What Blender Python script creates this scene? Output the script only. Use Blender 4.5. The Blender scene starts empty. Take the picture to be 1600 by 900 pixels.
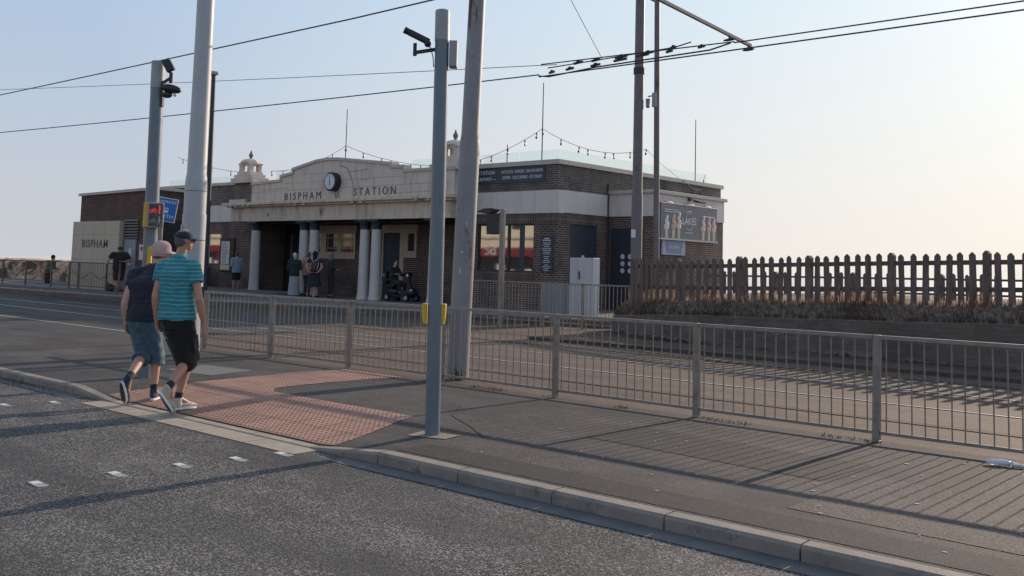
import bpy, math, random
from mathutils import Vector, Matrix, noise
random.seed(7)
R = math.radians
sc = bpy.context.scene
col = sc.collection
V = Vector

# ------------------------------------------------------------------ materials
def newmat(name):
    m = bpy.data.materials.new(name); m.use_nodes = True
    nt = m.node_tree; b = nt.nodes['Principled BSDF']
    return m, nt, b

def nd(nt, typ, **kw):
    n = nt.nodes.new(typ)
    for k, v in kw.items():
        if k in n.inputs.keys(): n.inputs[k].default_value = v
        else: setattr(n, k, v)
    return n

def rgb(c): return (c[0], c[1], c[2], 1)

def mixc(nt, fac, a, b, blend='MIX'):
    n = nt.nodes.new('ShaderNodeMix'); n.data_type = 'RGBA'; n.blend_type = blend
    for s, v in ((0, fac), (6, a), (7, b)):
        if isinstance(v, bpy.types.NodeSocket): nt.links.new(v, n.inputs[s])
        elif s == 0: n.inputs[0].default_value = v
        else: n.inputs[s].default_value = rgb(v)
    return n.outputs[2]

def ramp(nt, src, stops):
    n = nt.nodes.new('ShaderNodeValToRGB'); e = n.color_ramp.elements
    while len(e) < len(stops): e.new(0.5)
    for el, (p, c) in zip(e, stops):
        el.position = p; el.color = (c, c, c, 1) if isinstance(c, (int, float)) else rgb(c)
    nt.links.new(src, n.inputs[0]); return n.outputs[0]

def noise_tex(nt, scale, detail=3, rough=0.55, stretch=None, coord='Object'):
    tc = nt.nodes.new('ShaderNodeTexCoord'); src = tc.outputs[coord]
    if stretch:
        mp = nt.nodes.new('ShaderNodeMapping'); mp.inputs['Scale'].default_value = stretch
        nt.links.new(src, mp.inputs[0]); src = mp.outputs[0]
    n = nd(nt, 'ShaderNodeTexNoise', Scale=scale, Detail=detail, Roughness=rough)
    nt.links.new(src, n.inputs['Vector']); return n.outputs['Fac']

def bump(nt, b, h, strength, dist=0.01, prev=None):
    n = nd(nt, 'ShaderNodeBump', Strength=strength, Distance=dist)
    nt.links.new(h, n.inputs['Height'])
    if prev: nt.links.new(prev, n.inputs['Normal'])
    nt.links.new(n.outputs[0], b.inputs['Normal']); return n.outputs[0]

def plain(name, c, rough=0.6, metal=0.0, var=0.25, scale=6, bmp=0.0, bscale=60, stain=None, stretch=None, spec=0.5):
    m, nt, b = newmat(name)
    f = noise_tex(nt, scale, 5, 0.6, stretch)
    lo = tuple(x * (1 - var) for x in c); hi = tuple(min(1, x * (1 + var)) for x in c)
    o = mixc(nt, ramp(nt, f, [(0.3, 0), (0.7, 1)]), lo, hi)
    if stain:
        sf = noise_tex(nt, stain[1], 6, 0.7, stain[2] if len(stain) > 2 else None)
        o = mixc(nt, ramp(nt, sf, [(stain[3] if len(stain) > 3 else 0.56, 0), (stain[4] if len(stain) > 4 else 0.72, 1)]), o, stain[0])
    nt.links.new(o, b.inputs['Base Color'])
    b.inputs['Roughness'].default_value = rough; b.inputs['Metallic'].default_value = metal
    b.inputs['Specular IOR Level'].default_value = spec
    if bmp: bump(nt, b, noise_tex(nt, bscale, 4), bmp, 0.01)
    return m

def asphalt(name, dark, light, scale, patch=0.25, bstr=0.8, bd=0.006, warm=None, lo=0.25, hi=0.85, rough=0.85, streak=None):
    m, nt, b = newmat(name)
    tc = nt.nodes.new('ShaderNodeTexCoord')
    v = nd(nt, 'ShaderNodeTexVoronoi', Scale=scale); nt.links.new(tc.outputs['Object'], v.inputs['Vector'])
    sep = nt.nodes.new('ShaderNodeSeparateColor'); nt.links.new(v.outputs['Color'], sep.inputs[0])
    o = mixc(nt, ramp(nt, sep.outputs[0], [(lo, 0), (hi, 1)]), dark, light)
    gap = ramp(nt, v.outputs['Distance'], [(0.45, 1), (0.8, 0)])
    o = mixc(nt, gap, tuple(x * .35 for x in dark), o)
    p = noise_tex(nt, 0.55, 5, 0.6)
    o = mixc(nt, ramp(nt, p, [(0.3, 0), (0.7, 1)]), o, mixc(nt, patch, o, warm or light))
    p2 = noise_tex(nt, 3.1, 4, 0.65)
    o = mixc(nt, ramp(nt, p2, [(0.45, 0), (0.8, 0.45)]), o, tuple(x * .5 for x in dark))
    if streak:
        s = noise_tex(nt, 1.0, 5, 0.6, streak[1])
        o = mixc(nt, ramp(nt, s, [(0.42, 0), (0.66, 0.8)]), o, streak[0])
    nt.links.new(o, b.inputs['Base Color']); b.inputs['Roughness'].default_value = rough
    b.inputs['Specular IOR Level'].default_value = 0.35
    inv = nd(nt, 'ShaderNodeMath', operation='SUBTRACT'); inv.inputs[0].default_value = 1
    nt.links.new(v.outputs['Distance'], inv.inputs[1])
    hh = nd(nt, 'ShaderNodeMath', operation='MULTIPLY'); nt.links.new(inv.outputs[0], hh.inputs[0]); nt.links.new(sep.outputs[1], hh.inputs[1])
    bump(nt, b, hh.outputs[0], bstr, bd)
    return m

def brick(name, c1, c2, mortar, w=0.225, h=0.075, ms=0.010, vertical=False, dirt=(0.02, 0.018, 0.018), offs=0.5, moss=None):
    m, nt, b = newmat(name)
    tc = nt.nodes.new('ShaderNodeTexCoord')
    mp = nt.nodes.new('ShaderNodeMapping'); nt.links.new(tc.outputs['UV'], mp.inputs[0])
    if vertical: mp.inputs['Rotation'].default_value = (0, 0, R(90))
    t = nd(nt, 'ShaderNodeTexBrick', Scale=1.0)
    t.inputs['Color1'].default_value = rgb(c1); t.inputs['Color2'].default_value = rgb(c2); t.inputs['Mortar'].default_value = rgb(mortar)
    t.inputs['Brick Width'].default_value = w; t.inputs['Row Height'].default_value = h
    t.inputs['Mortar Size'].default_value = ms; t.inputs['Mortar Smooth'].default_value = 0.3; t.inputs['Bias'].default_value = -0.1
    t.offset = offs
    nt.links.new(mp.outputs[0], t.inputs['Vector'])
    n1 = noise_tex(nt, 1.3, 5, 0.65)
    o = mixc(nt, ramp(nt, n1, [(0.38, 0), (0.72, 0.75)]), t.outputs['Color'], dirt)
    n2 = noise_tex(nt, 17, 3, 0.6)
    o = mixc(nt, ramp(nt, n2, [(0.35, 0.0), (0.75, 0.5)]), o, tuple(x * 1.5 for x in c2))
    if moss:
        n3 = noise_tex(nt, 0.9, 5, 0.7, (1, 1, 2.5))
        o = mixc(nt, ramp(nt, n3, [(0.5, 0), (0.7, 0.7)]), o, moss)
    nt.links.new(o, b.inputs['Base Color']); b.inputs['Roughness'].default_value = 0.85
    inv = nd(nt, 'ShaderNodeMath', operation='SUBTRACT'); inv.inputs[0].default_value = 1
    nt.links.new(t.outputs['Fac'], inv.inputs[1])
    p = bump(nt, b, inv.outputs[0], 0.6, 0.008)
    bump(nt, b, noise_tex(nt, 45, 3), 0.35, 0.006, p)
    return m

M = {}
M_TACT = brick('red_tactile_slabs', (0.40, 0.225, 0.165), (0.30, 0.165, 0.125), (0.07, 0.055, 0.05), w=.4, h=.4, ms=.006, offs=0.0, dirt=(0.17,0.115,0.10))
M['road'] = asphalt('road_asphalt', (0.026, 0.025, 0.027), (0.42, 0.40, 0.39), 92, 0.16, 1.1, 0.007, lo=0.45, hi=1.0, streak=((0.045, 0.044, 0.046), (0.18, 1.1, 1)))
M['pave'] = asphalt('pavement_asphalt', (0.028, 0.025, 0.025), (0.19, 0.168, 0.160), 125, 0.35, 0.8, 0.004, lo=0.35, hi=1.0, streak=((0.030, 0.029, 0.032), (0.5, 1.3, 1)))
M['track'] = asphalt('track_asphalt', (0.060, 0.047, 0.041), (0.225, 0.175, 0.145), 90, 0.35, 0.6, 0.004, warm=(0.21, 0.135, 0.09), lo=0.2, hi=0.95,
                     streak=((0.075, 0.046, 0.033), (0.12, 1.6, 1)))  # brown asphalt, with the low sun's warmth also put into the colour
M['track_dark'] = asphalt('crossing_asphalt', (0.032, 0.031, 0.033), (0.13, 0.124, 0.122), 100, 0.3, 0.6, 0.004, warm=(0.15, 0.125, 0.105))
M['gutter'] = plain('gutter_concrete', (0.105, 0.105, 0.11), 0.8, var=0.2, scale=5, bmp=0.25, bscale=90)
M['kerb'] = plain('kerb_stone', (0.25, 0.215, 0.185), 0.85, var=0.22, scale=3.5, bmp=0.5, bscale=70, stain=((0.10, 0.09, 0.085), 6))
M['dropkerb'] = plain('dropped_kerb_stone', (0.34, 0.29, 0.235), 0.85, var=0.15, scale=4, bmp=0.35, bscale=80, stain=((0.18, 0.15, 0.13), 9))
M['slab'] = plain('grey_concrete', (0.15, 0.145, 0.14), 0.85, var=0.15, scale=5, bmp=0.3)
M['platform'] = plain('platform_paving', (0.14, 0.135, 0.13), 0.85, var=0.25, scale=3, bmp=0.3)
M['platedge'] = plain('platform_edge', (0.30, 0.28, 0.25), 0.85, var=0.25, scale=4, bmp=0.3)
M['tactile_dot'] = plain('red_tactile_stud', (0.36, 0.20, 0.15), 0.8, var=0.3, scale=2.2, bmp=0.2, stain=((0.20, 0.12, 0.10), 3.5, (1,1,1), .46, .72))
M['tactile'] = M_TACT
M['joint'] = plain('joint_dark', (0.03, 0.028, 0.026), 0.95)
M['steel'] = plain('polished_rail_steel', (0.60, 0.57, 0.55), 0.42, metal=0.25, var=0.1)  # pale, barely metallic colour carries the sun's glint along the rail
M['rust'] = plain('rusty_steel', (0.085, 0.05, 0.035), 0.8, metal=0.2, var=0.3, bmp=0.3)
M['white_paint'] = plain('road_white_paint', (0.58, 0.58, 0.58), 0.6, var=0.1, scale=30)
M['worn_paint'] = plain('worn_white_paint', (0.30, 0.30, 0.295), 0.7, var=0.3, scale=25, stain=((0.07, 0.07, 0.07), 22))
M['galv'] = plain('galvanised_steel', (0.265, 0.235, 0.21), 0.45, metal=0.25, var=0.2, scale=9, stain=((0.17, 0.15, 0.135), 14))
_nt = M['galv'].node_tree; _b = _nt.nodes['Principled BSDF']; _src = _b.inputs['Base Color'].links[0].from_socket
_o = mixc(_nt, ramp(_nt, noise_tex(_nt, 1.1, 6, .75, (1, 1, 2)), [(0.55, 0), (0.75, .7)]), _src, (0.14, 0.085, 0.06)); _nt.links.new(_o, _b.inputs['Base Color'])
M['pole_blue'] = plain('grey_pole_paint', (0.155, 0.185, 0.215), 0.38, metal=0.1, var=0.07, scale=3)
M['pole_cap'] = plain('pale_pole_sleeve', (0.33, 0.325, 0.33), 0.5, var=0.06, scale=4)
M['pole_white'] = plain('pale_grey_pole_paint', (0.42, 0.43, 0.445), 0.42, var=0.06, scale=3, stain=((0.22, 0.21, 0.2), 5, (1, 1, .35), .62, .8))
M['pole_worn'] = plain('weathered_pole_paint', (0.25, 0.243, 0.25), 0.5, var=0.12, scale=4, stain=((0.13, 0.075, 0.07), 3.2, (1, 1, .45), .58, .64))
M['pole_brown'] = plain('brown_grey_pole_paint', (0.17, 0.145, 0.145), 0.5, var=0.12, scale=4, stain=((0.085, 0.055, 0.05), 4, (1, 1, .4), .58, .68))
M['black'] = plain('black_plastic', (0.018, 0.019, 0.022), 0.45, var=0.2)
M['dark_metal'] = plain('dark_metal', (0.05, 0.05, 0.055), 0.5, metal=0.4, var=0.15)
M['yellow'] = plain('yellow_plastic', (0.66, 0.42, 0.035), 0.42, var=0.12, stain=((0.40, 0.24, 0.03), 9))
M['brick'] = brick('dark_facade_brick', (0.135, 0.070, 0.056), (0.055, 0.037, 0.034), (0.36, 0.28, 0.24), ms=0.014)  # brick tones lightened, a veil of haze put into the colour
M['brick_top'] = brick('weathered_parapet_brick', (0.15, 0.115, 0.097), (0.060, 0.047, 0.042), (0.33, 0.29, 0.26), ms=.014, moss=(0.12, 0.105, 0.08))
M['soldier'] = brick('soldier_brick', (0.12, 0.065, 0.052), (0.055, 0.037, 0.034), (0.34, 0.27, 0.23), ms=.014, vertical=True, offs=0.0)
M['brick_red'] = brick('shelter_brick', (0.15, 0.068, 0.050), (0.06, 0.034, 0.029), (0.17, 0.12, 0.10), ms=.013)
M['stonewall'] = brick('retaining_wall_stone', (0.21, 0.155, 0.132), (0.115, 0.088, 0.078), (0.13, 0.105, 0.09), w=0.30, h=0.085, ms=0.007, moss=(0.15, 0.125, 0.095), dirt=(0.055,0.047,0.042))  # stone colours raised to stand in for hazy glare over the wall
M['cream'] = plain('cream_render', (0.64, 0.545, 0.46), 0.75, var=0.05, scale=2, bmp=0.25, bscale=30, stain=((0.36, 0.29, 0.24), 2.6, (1, 1, .22), .50, .78))
M['cream2'] = plain('weathered_cream_render', (0.64, 0.525, 0.42), 0.75, var=0.06, scale=2.5, bmp=0.3, bscale=30, stain=((0.34, 0.23, 0.165), 3.2, (1, 1, .22), .50, .72))
M['band'] = plain('white_band_render', (0.66, 0.595, 0.55), 0.7, var=0.04, scale=2, bmp=0.1, bscale=20, stain=((0.44, 0.41, 0.39), 3.0, (1, 1, .15), .50, .8))
M['coping'] = plain('coping_stone', (0.50, 0.46, 0.42), 0.8, var=0.12, scale=5, bmp=0.3)
M['frame'] = plain('cream_window_frame', (0.62, 0.50, 0.35), 0.55, var=0.06)
M['column'] = plain('white_column_paint', (0.56, 0.53, 0.50), 0.5, var=0.05, scale=4)
M['capital'] = plain('dark_blue_capital', (0.018, 0.022, 0.035), 0.5, var=0.2)
M['letter'] = plain('dark_letter_paint', (0.060, 0.062, 0.075), 0.5)
M['stain'] = plain('rust_stain', (0.30, 0.15, 0.075), 0.9, var=0.4, scale=22)
_nt = M['stain'].node_tree; _n = noise_tex(_nt, 7, 5, .7, (1, 1, .35)); _nt.links.new(ramp(_nt, _n, [(0.40, 0), (0.66, 0.85)]), _nt.nodes['Principled BSDF'].inputs['Alpha'])
M['crack'] = plain('render_crack', (0.20, 0.17, 0.155), 0.9)
M['interior'] = plain('dark_interior', (0.024, 0.023, 0.025), 0.8)  # near-black lifted, haze over the dark recesses is in the colour
M['door'] = plain('dark_blue_door', (0.035, 0.045, 0.065), 0.45, var=0.1)
M['door_grey'] = plain('blue_grey_door', (0.22, 0.26, 0.31), 0.5, var=0.06)
M['beige'] = plain('beige_cladding', (0.50, 0.43, 0.335), 0.65, var=0.05, scale=1.5)
M['sign_navy'] = plain('navy_sign_board', (0.030, 0.036, 0.055), 0.45, var=0.1)
M['sign_white'] = plain('sign_white', (0.75, 0.75, 0.77), 0.6, var=0.02)
M['blue'] = plain('sign_blue', (0.015, 0.14, 0.46), 0.4, var=0.03)
M['billboard'] = plain('billboard_grey', (0.12, 0.125, 0.145), 0.45, var=0.06)
M['poster'] = plain('poster_paper', (0.62, 0.60, 0.58), 0.6, var=0.08, scale=20)
M['cab_white'] = plain('cabinet_pale_paint', (0.50, 0.51, 0.53), 0.5, var=0.05, scale=5, stain=((0.3, 0.3, 0.3), 16, (1, 1, .6), .58, .7))
M['cab_grey'] = plain('cabinet_grey_paint', (0.22, 0.24, 0.27), 0.5, var=0.06)
M['wood'] = plain('weathered_fence_wood', (0.155, 0.115, 0.098), 0.9, var=0.3, scale=12, stretch=(1, 1, .15), bmp=0.4, bscale=40)  # wood colour lightened to carry the haze in front of the fence
M['wood2'] = plain('far_fence_wood', (0.13, 0.105, 0.092), 0.9, var=0.3, scale=12)
M['soil'] = plain('bank_turf', (0.17, 0.125, 0.10), 0.95, var=0.45, scale=9, bmp=0.8, bscale=30)
M['grass'] = plain('dry_grass', (0.24, 0.175, 0.13), 0.8, var=0.5, scale=5)
M['grass_dark'] = plain('dark_grass', (0.17, 0.13, 0.095), 0.85, var=0.45, scale=5)
for _k, _c in (('grass', (0.36, 0.255, 0.19)), ('grass_dark', (0.20, 0.145, 0.10))):
    _m = M[_k]; _nt = _m.node_tree; _b = _nt.nodes['Principled BSDF']; _t = nd(_nt, 'ShaderNodeBsdfTranslucent'); _t.inputs[0].default_value = rgb(_c)
    _x = _nt.nodes.new('ShaderNodeMixShader'); _x.inputs[0].default_value = .5; _nt.links.new(_b.outputs[0], _x.inputs[1]); _nt.links.new(_t.outputs[0], _x.inputs[2]); _nt.links.new(_x.outputs[0], _nt.nodes['Material Output'].inputs[0])
M['weed'] = plain('green_weed', (0.085, 0.095, 0.04), 0.8, var=0.4, scale=25)
M['ground'] = plain('rough_ground', (0.11, 0.095, 0.07), 0.95, var=0.35, scale=0.8, bmp=0.6, bscale=8)
M['cliff'] = plain('sandy_rock', (0.62, 0.41, 0.27), 0.9, var=0.45, scale=2.6, bmp=1.0, bscale=6, stain=((0.10, 0.065, 0.045), 1.6, (1, 1, .45), .46, .56))  # brightened colour stands in for sunlight on the rock face
M['cliff_top'] = plain('scrubby_turf', (0.10, 0.085, 0.06), 0.95, var=0.4, scale=3, bmp=0.7, bscale=10)
M['wire'] = plain('wire_black', (0.03, 0.03, 0.035), 0.5)
M['bulb'] = plain('bulb_dark_glass', (0.06, 0.055, 0.05), 0.2)
M['clock_face'] = plain('clock_face_white', (0.62, 0.66, 0.70), 0.35, var=0.02)
M['parade'] = plain('parade_cream_wall', (0.62, 0.575, 0.47), 0.8, var=0.06, scale=1)
M['fascia'] = plain('parade_red_fascia', (0.17, 0.018, 0.035), 0.5)
M['shopglass'] = plain('shop_glass', (0.025, 0.03, 0.035), 0.7, spec=.1)

def glass(name, tint, alpha, rough=0.03):
    m, nt, b = newmat(name)
    nt.nodes.remove(b); out = nt.nodes['Material Output']
    t = nd(nt, 'ShaderNodeBsdfTransparent'); t.inputs[0].default_value = rgb(tint)
    g = nd(nt, 'ShaderNodeBsdfGlossy', Roughness=rough); g.inputs[0].default_value = (0.9, 1, 0.97, 1)
    mx = nt.nodes.new('ShaderNodeMixShader'); mx.inputs[0].default_value = alpha
    nt.links.new(t.outputs[0], mx.inputs[1]); nt.links.new(g.outputs[0], mx.inputs[2]); nt.links.new(mx.outputs[0], out.inputs[0])
    return m
M['balglass'] = glass('green_tinted_glass', (0.92, 0.955, 0.945), 0.04, 0.2)
def winglass(name, c, spec):
    m, nt, b = newmat(name); b.inputs['Base Color'].default_value = rgb(c)
    b.inputs['Roughness'].default_value = 0.03; b.inputs['Specular IOR Level'].default_value = 0.6
    b.inputs['Metallic'].default_value = spec
    bump(nt, b, noise_tex(nt, 1.7, 2), 0.012, 0.05)
    return m
M['window'] = winglass('dark_window_glass', (0.05, 0.055, 0.06), 0.0)
M['mirror'] = winglass('reflective_shop_window', (0.30, 0.305, 0.31), 1.0)
def emis(name, c, s):
    m, nt, b = newmat(name); b.inputs['Base Color'].default_value = rgb(c)
    b.inputs['Emission Color'].default_value = rgb(c); b.inputs['Emission Strength'].default_value = s
    return m
M['red_light'] = emis('lit_red_signal', (0.8, 0.06, 0.07), 0.45)
M['icon_grey'] = plain('unlit_signal_icon', (0.40, 0.38, 0.33), 0.6)

def water():
    m, nt, b = newmat('sea_water'); b.inputs['Base Color'].default_value = (0.72, 0.70, 0.69, 1)  # pale base colour stands in for sun glitter and sea haze
    b.inputs['Roughness'].default_value = 0.45
    bump(nt, b, noise_tex(nt, 0.35, 5, 0.7), 0.6, 0.6); return m
M['sea'] = water()

def cloth(name, c, stripe=None, var=0.12, scale=9, rough=0.9):
    m, nt, b = newmat(name)
    f = noise_tex(nt, scale, 4)
    o = mixc(nt, ramp(nt, f, [(0.3, 0), (0.7, 1)]), tuple(x * (1 - var) for x in c), tuple(x * (1 + var) for x in c))
    if stripe:
        tc = nt.nodes.new('ShaderNodeTexCoord'); sp = nt.nodes.new('ShaderNodeSeparateXYZ'); nt.links.new(tc.outputs['Object'], sp.inputs[0])
        n2 = noise_tex(nt, 3.0, 2)
        a = nd(nt, 'ShaderNodeMath', operation='MULTIPLY'); nt.links.new(n2, a.inputs[0]); a.inputs[1].default_value = 0.05
        ad = nd(nt, 'ShaderNodeMath', operation='ADD'); nt.links.new(sp.outputs[2], ad.inputs[0]); nt.links.new(a.outputs[0], ad.inputs[1])
        dv = nd(nt, 'ShaderNodeMath', operation='DIVIDE'); nt.links.new(ad.outputs[0], dv.inputs[0]); dv.inputs[1].default_value = stripe[1]
        fr = nd(nt, 'ShaderNodeMath', operation='FRACT'); nt.links.new(dv.outputs[0], fr.inputs[0])
        s = ramp(nt, fr.outputs[0], [(0.0, 0), (0.05, 1), (0.10, 1), (0.16, 0)])
        o = mixc(nt, s, o, stripe[0])
    nt.links.new(o, b.inputs['Base Color']); b.inputs['Roughness'].default_value = rough
    b.inputs['Sheen Weight'].default_value = 0.15
    p = bump(nt, b, noise_tex(nt, 9, 3, 0.5, (1, 1, .6)), 0.55, 0.03)
    bump(nt, b, noise_tex(nt, 160, 2), 0.15, 0.003, p)
    return m

def skin(name, c):
    m, nt, b = newmat(name)
    f = noise_tex(nt, 14, 4)
    o = mixc(nt, ramp(nt, f, [(0.3, 0), (0.7, 1)]), tuple(x * .82 for x in c), c)
    nt.links.new(o, b.inputs['Base Color']); b.inputs['Roughness'].default_value = 0.5
    b.inputs['Subsurface Weight'].default_value = 0.08; b.inputs['Subsurface Radius'].default_value = (.02, .008, .004)
    return m
M['skin'] = skin('skin', (0.54, 0.30, 0.225)); M['skin_tan'] = skin('tanned_skin', (0.50, 0.255, 0.175))
M['eye'] = plain('eye_dark', (0.02, 0.018, 0.016), 0.3); M['lip'] = plain('lip', (0.32, 0.12, 0.10), 0.5)

# ------------------------------------------------------------------ mesh builder
class MB:
    def __init__(s): s.v = []; s.f = []; s.sm = []
    def add(s, vs, fs, smooth=False):
        o = len(s.v); s.v += [tuple(p) for p in vs]
        for f in fs: s.f.append(tuple(i + o for i in f)); s.sm.append(smooth)
        return s
    def box(s, x0, x1, y0, y1, z0, z1):
        if x0 > x1: x0, x1 = x1, x0
        if y0 > y1: y0, y1 = y1, y0
        if z0 > z1: z0, z1 = z1, z0
        return s.add([(x0,y0,z0),(x1,y0,z0),(x1,y1,z0),(x0,y1,z0),(x0,y0,z1),(x1,y0,z1),(x1,y1,z1),(x0,y1,z1)],
                     [(0,3,2,1),(4,5,6,7),(0,1,5,4),(1,2,6,5),(2,3,7,6),(3,0,4,7)])
    def obox(s, c, ax, ay, az):
        c, ax, ay, az = V(c), V(ax), V(ay), V(az)
        vs = [c + i*ax + j*ay + k*az for k in (-1, 1) for (i, j) in ((-1,-1),(1,-1),(1,1),(-1,1))]
        return s.add(vs, [(0,3,2,1),(4,5,6,7),(0,1,5,4),(1,2,6,5),(2,3,7,6),(3,0,4,7)])
    def bar(s, a, b, w, h=None, up=(0,0,1)):
        a, b = V(a), V(b); d = (b - a); L = d.length; d.normalize(); up = V(up)
        r = d.cross(up)
        if r.length < 1e-4: r = d.cross(V((1,0,0)))
        r.normalize(); u = r.cross(d)
        return s.obox((a+b)/2, d*L/2, r*w/2, u*(h or w)/2)
    def cyl(s, a, b, r0, r1=None, n=16, caps=True, smooth=True):
        a, b = V(a), V(b); r1 = r0 if r1 is None else r1; d = (b-a).normalized()
        t = d.cross(V((0,0,1)) if abs(d.z) < .9 else V((1,0,0))).normalized(); u = d.cross(t)
        vs = [a + (t*math.cos(2*math.pi*i/n) + u*math.sin(2*math.pi*i/n))*r0 for i in range(n)] + \
             [b + (t*math.cos(2*math.pi*i/n) + u*math.sin(2*math.pi*i/n))*r1 for i in range(n)]
        s.add(vs, [(i, i+n, (i+1) % n + n, (i+1) % n) for i in range(n)], smooth)
        if caps: s.add(vs, [tuple(range(n)), tuple(range(2*n-1, n-1, -1))])
        return s
    def lathe(s, c, prof, n=24, smooth=True):
        c = V(c); vs = []
        for r, z in prof:
            vs += [(c.x + r*math.cos(2*math.pi*i/n), c.y + r*math.sin(2*math.pi*i/n), c.z + z) for i in range(n)]
        fs = []
        for k in range(len(prof)-1):
            fs += [(k*n+i, k*n+(i+1) % n, (k+1)*n+(i+1) % n, (k+1)*n+i) for i in range(n)]
        s.add(vs, fs, smooth)
        s.add(vs, [tuple(range(n-1, -1, -1)), tuple((len(prof)-1)*n+i for i in range(n))])
        return s
    def tube(s, pts, r, n=6):
        pts = [V(p) for p in pts]
        for a, b in zip(pts, pts[1:]): s.cyl(a, b, r, r, n)
        return s
    def ell(s, c, ax, ay, az, nu=14, nv=9):
        c, ax, ay, az = V(c), V(ax), V(ay), V(az); vs = [c - az]
        for j in range(1, nv):
            t = -math.pi/2 + math.pi*j/nv
            for i in range(nu):
                a = 2*math.pi*i/nu
                vs.append(c + ax*math.cos(a)*math.cos(t) + ay*math.sin(a)*math.cos(t) + az*math.sin(t))
        vs.append(c + az); L = len(vs)-1
        fs = [(0, 1+(i+1) % nu, 1+i) for i in range(nu)]
        for j in range(nv-2):
            fs += [(1+j*nu+i, 1+j*nu+(i+1) % nu, 1+(j+1)*nu+(i+1) % nu, 1+(j+1)*nu+i) for i in range(nu)]
        fs += [(L, 1+(nv-2)*nu+i, 1+(nv-2)*nu+(i+1) % nu) for i in range(nu)]
        return s.add(vs, fs, True)
    def sph(s, c, r, nu=12, nv=8): return s.ell(c, (r,0,0), (0,r,0), (0,0,r), nu, nv)
    def cap(s, a, b, r0, r1=None, n=14):
        r1 = r0 if r1 is None else r1
        s.cyl(a, b, r0, r1, n); s.sph(a, r0*0.995); s.sph(b, r1*0.995); return s
    def loft(s, rings, smooth=True):
        n = len(rings[0]); vs = [p for r in rings for p in r]; fs = []
        for k in range(len(rings)-1):
            fs += [(k*n+i, k*n+(i+1) % n, (k+1)*n+(i+1) % n, (k+1)*n+i) for i in range(n)]
        s.add(vs, fs, smooth); s.add(vs, [tuple(range(n-1, -1, -1)), tuple((len(rings)-1)*n+i for i in range(n))]); return s
    def prism_y(s, poly, y0, y1):   # poly in (x,z) counter-clockwise seen from -Y
        n = len(poly); vs = [(x, y0, z) for x, z in poly] + [(x, y1, z) for x, z in poly]
        fs = [tuple(range(n)), tuple(range(2*n-1, n-1, -1))] + [(i, i+n, (i+1) % n+n, (i+1) % n) for i in range(n)]
        return s.add(vs, fs)
    def prism_x(s, poly, x0, x1):   # poly in (y,z)
        n = len(poly); vs = [(x1, y, z) for y, z in poly] + [(x0, y, z) for y, z in poly]
        fs = [tuple(range(n)), tuple(range(2*n-1, n-1, -1))] + [(i, i+n, (i+1) % n+n, (i+1) % n) for i in range(n)]
        return s.add(vs, fs)
    def prism_z(s, poly, z0, z1):   # poly in (x,y) ccw from above
        n = len(poly); vs = [(x, y, z1) for x, y in poly] + [(x, y, z0) for x, y in poly]
        fs = [tuple(range(n)), tuple(range(2*n-1, n-1, -1))] + [(i, i+n, (i+1) % n+n, (i+1) % n) for i in range(n)]
        return s.add(vs, fs)

def wloc(o):
    v = V((0,0,0))
    while o: v += o.location; o = o.parent
    return v

def mesh_uv(me, off):
    uv = me.uv_layers.new(name='UVMap')
    for p in me.polygons:
        n = p.normal; a = max(range(3), key=lambda i: abs(n[i]))
        for li in p.loop_indices:
            c = me.vertices[me.loops[li].vertex_index].co + off
            uv.data[li].uv = (c.x, c.y) if a == 2 else ((c.x, c.z) if a == 1 else (c.y, c.z))

def obj(name, mb, mat, parent=None, bevel=0, off=None, local=False):
    """one mesh object; geometry is given in world coordinates unless local"""
    L = wloc(parent) if (parent and not local) else V((0,0,0))
    me = bpy.data.meshes.new(name)
    me.from_pydata([tuple(V(p) - L) for p in mb.v], [], mb.f)
    me.polygons.foreach_set('use_smooth', mb.sm); me.update()
    mesh_uv(me, L)
    if mat: me.materials.append(M[mat] if isinstance(mat, str) else mat)
    o = bpy.data.objects.new(name, me); col.objects.link(o)
    if parent: o.parent = parent
    if bevel:
        b = o.modifiers.new('bevel', 'BEVEL'); b.width = bevel; b.segments = 2; b.limit_method = 'ANGLE'; b.angle_limit = R(50)
    return o

def setp(o, label=None, cat=None, group=None, kind=None):
    if label: o['label'] = label
    if cat: o['category'] = cat
    if group: o['group'] = group
    if kind: o['kind'] = kind
    return o

def thing(name, label, cat, loc=(0,0,0), group=None, rotz=0):
    o = bpy.data.objects.new(name, None); col.objects.link(o); o.location = loc; o.rotation_euler = (0,0,rotz)
    o.empty_display_size = 0.3
    return setp(o, label, cat, group)

def struct(name, mb, mat, label=None, **kw):
    o = obj(name, mb, mat, **kw); o['kind'] = 'structure'
    setp(o, label, name.replace('_', ' ')); return o

def dup(root, loc, label=None):
    r = root.copy(); col.objects.link(r); r.location = loc
    if label: r['label'] = label
    for ch in root.children:
        c = ch.copy(); col.objects.link(c); c.parent = r
        for g in ch.children:
            d = g.copy(); col.objects.link(d); d.parent = c
    return r

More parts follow.
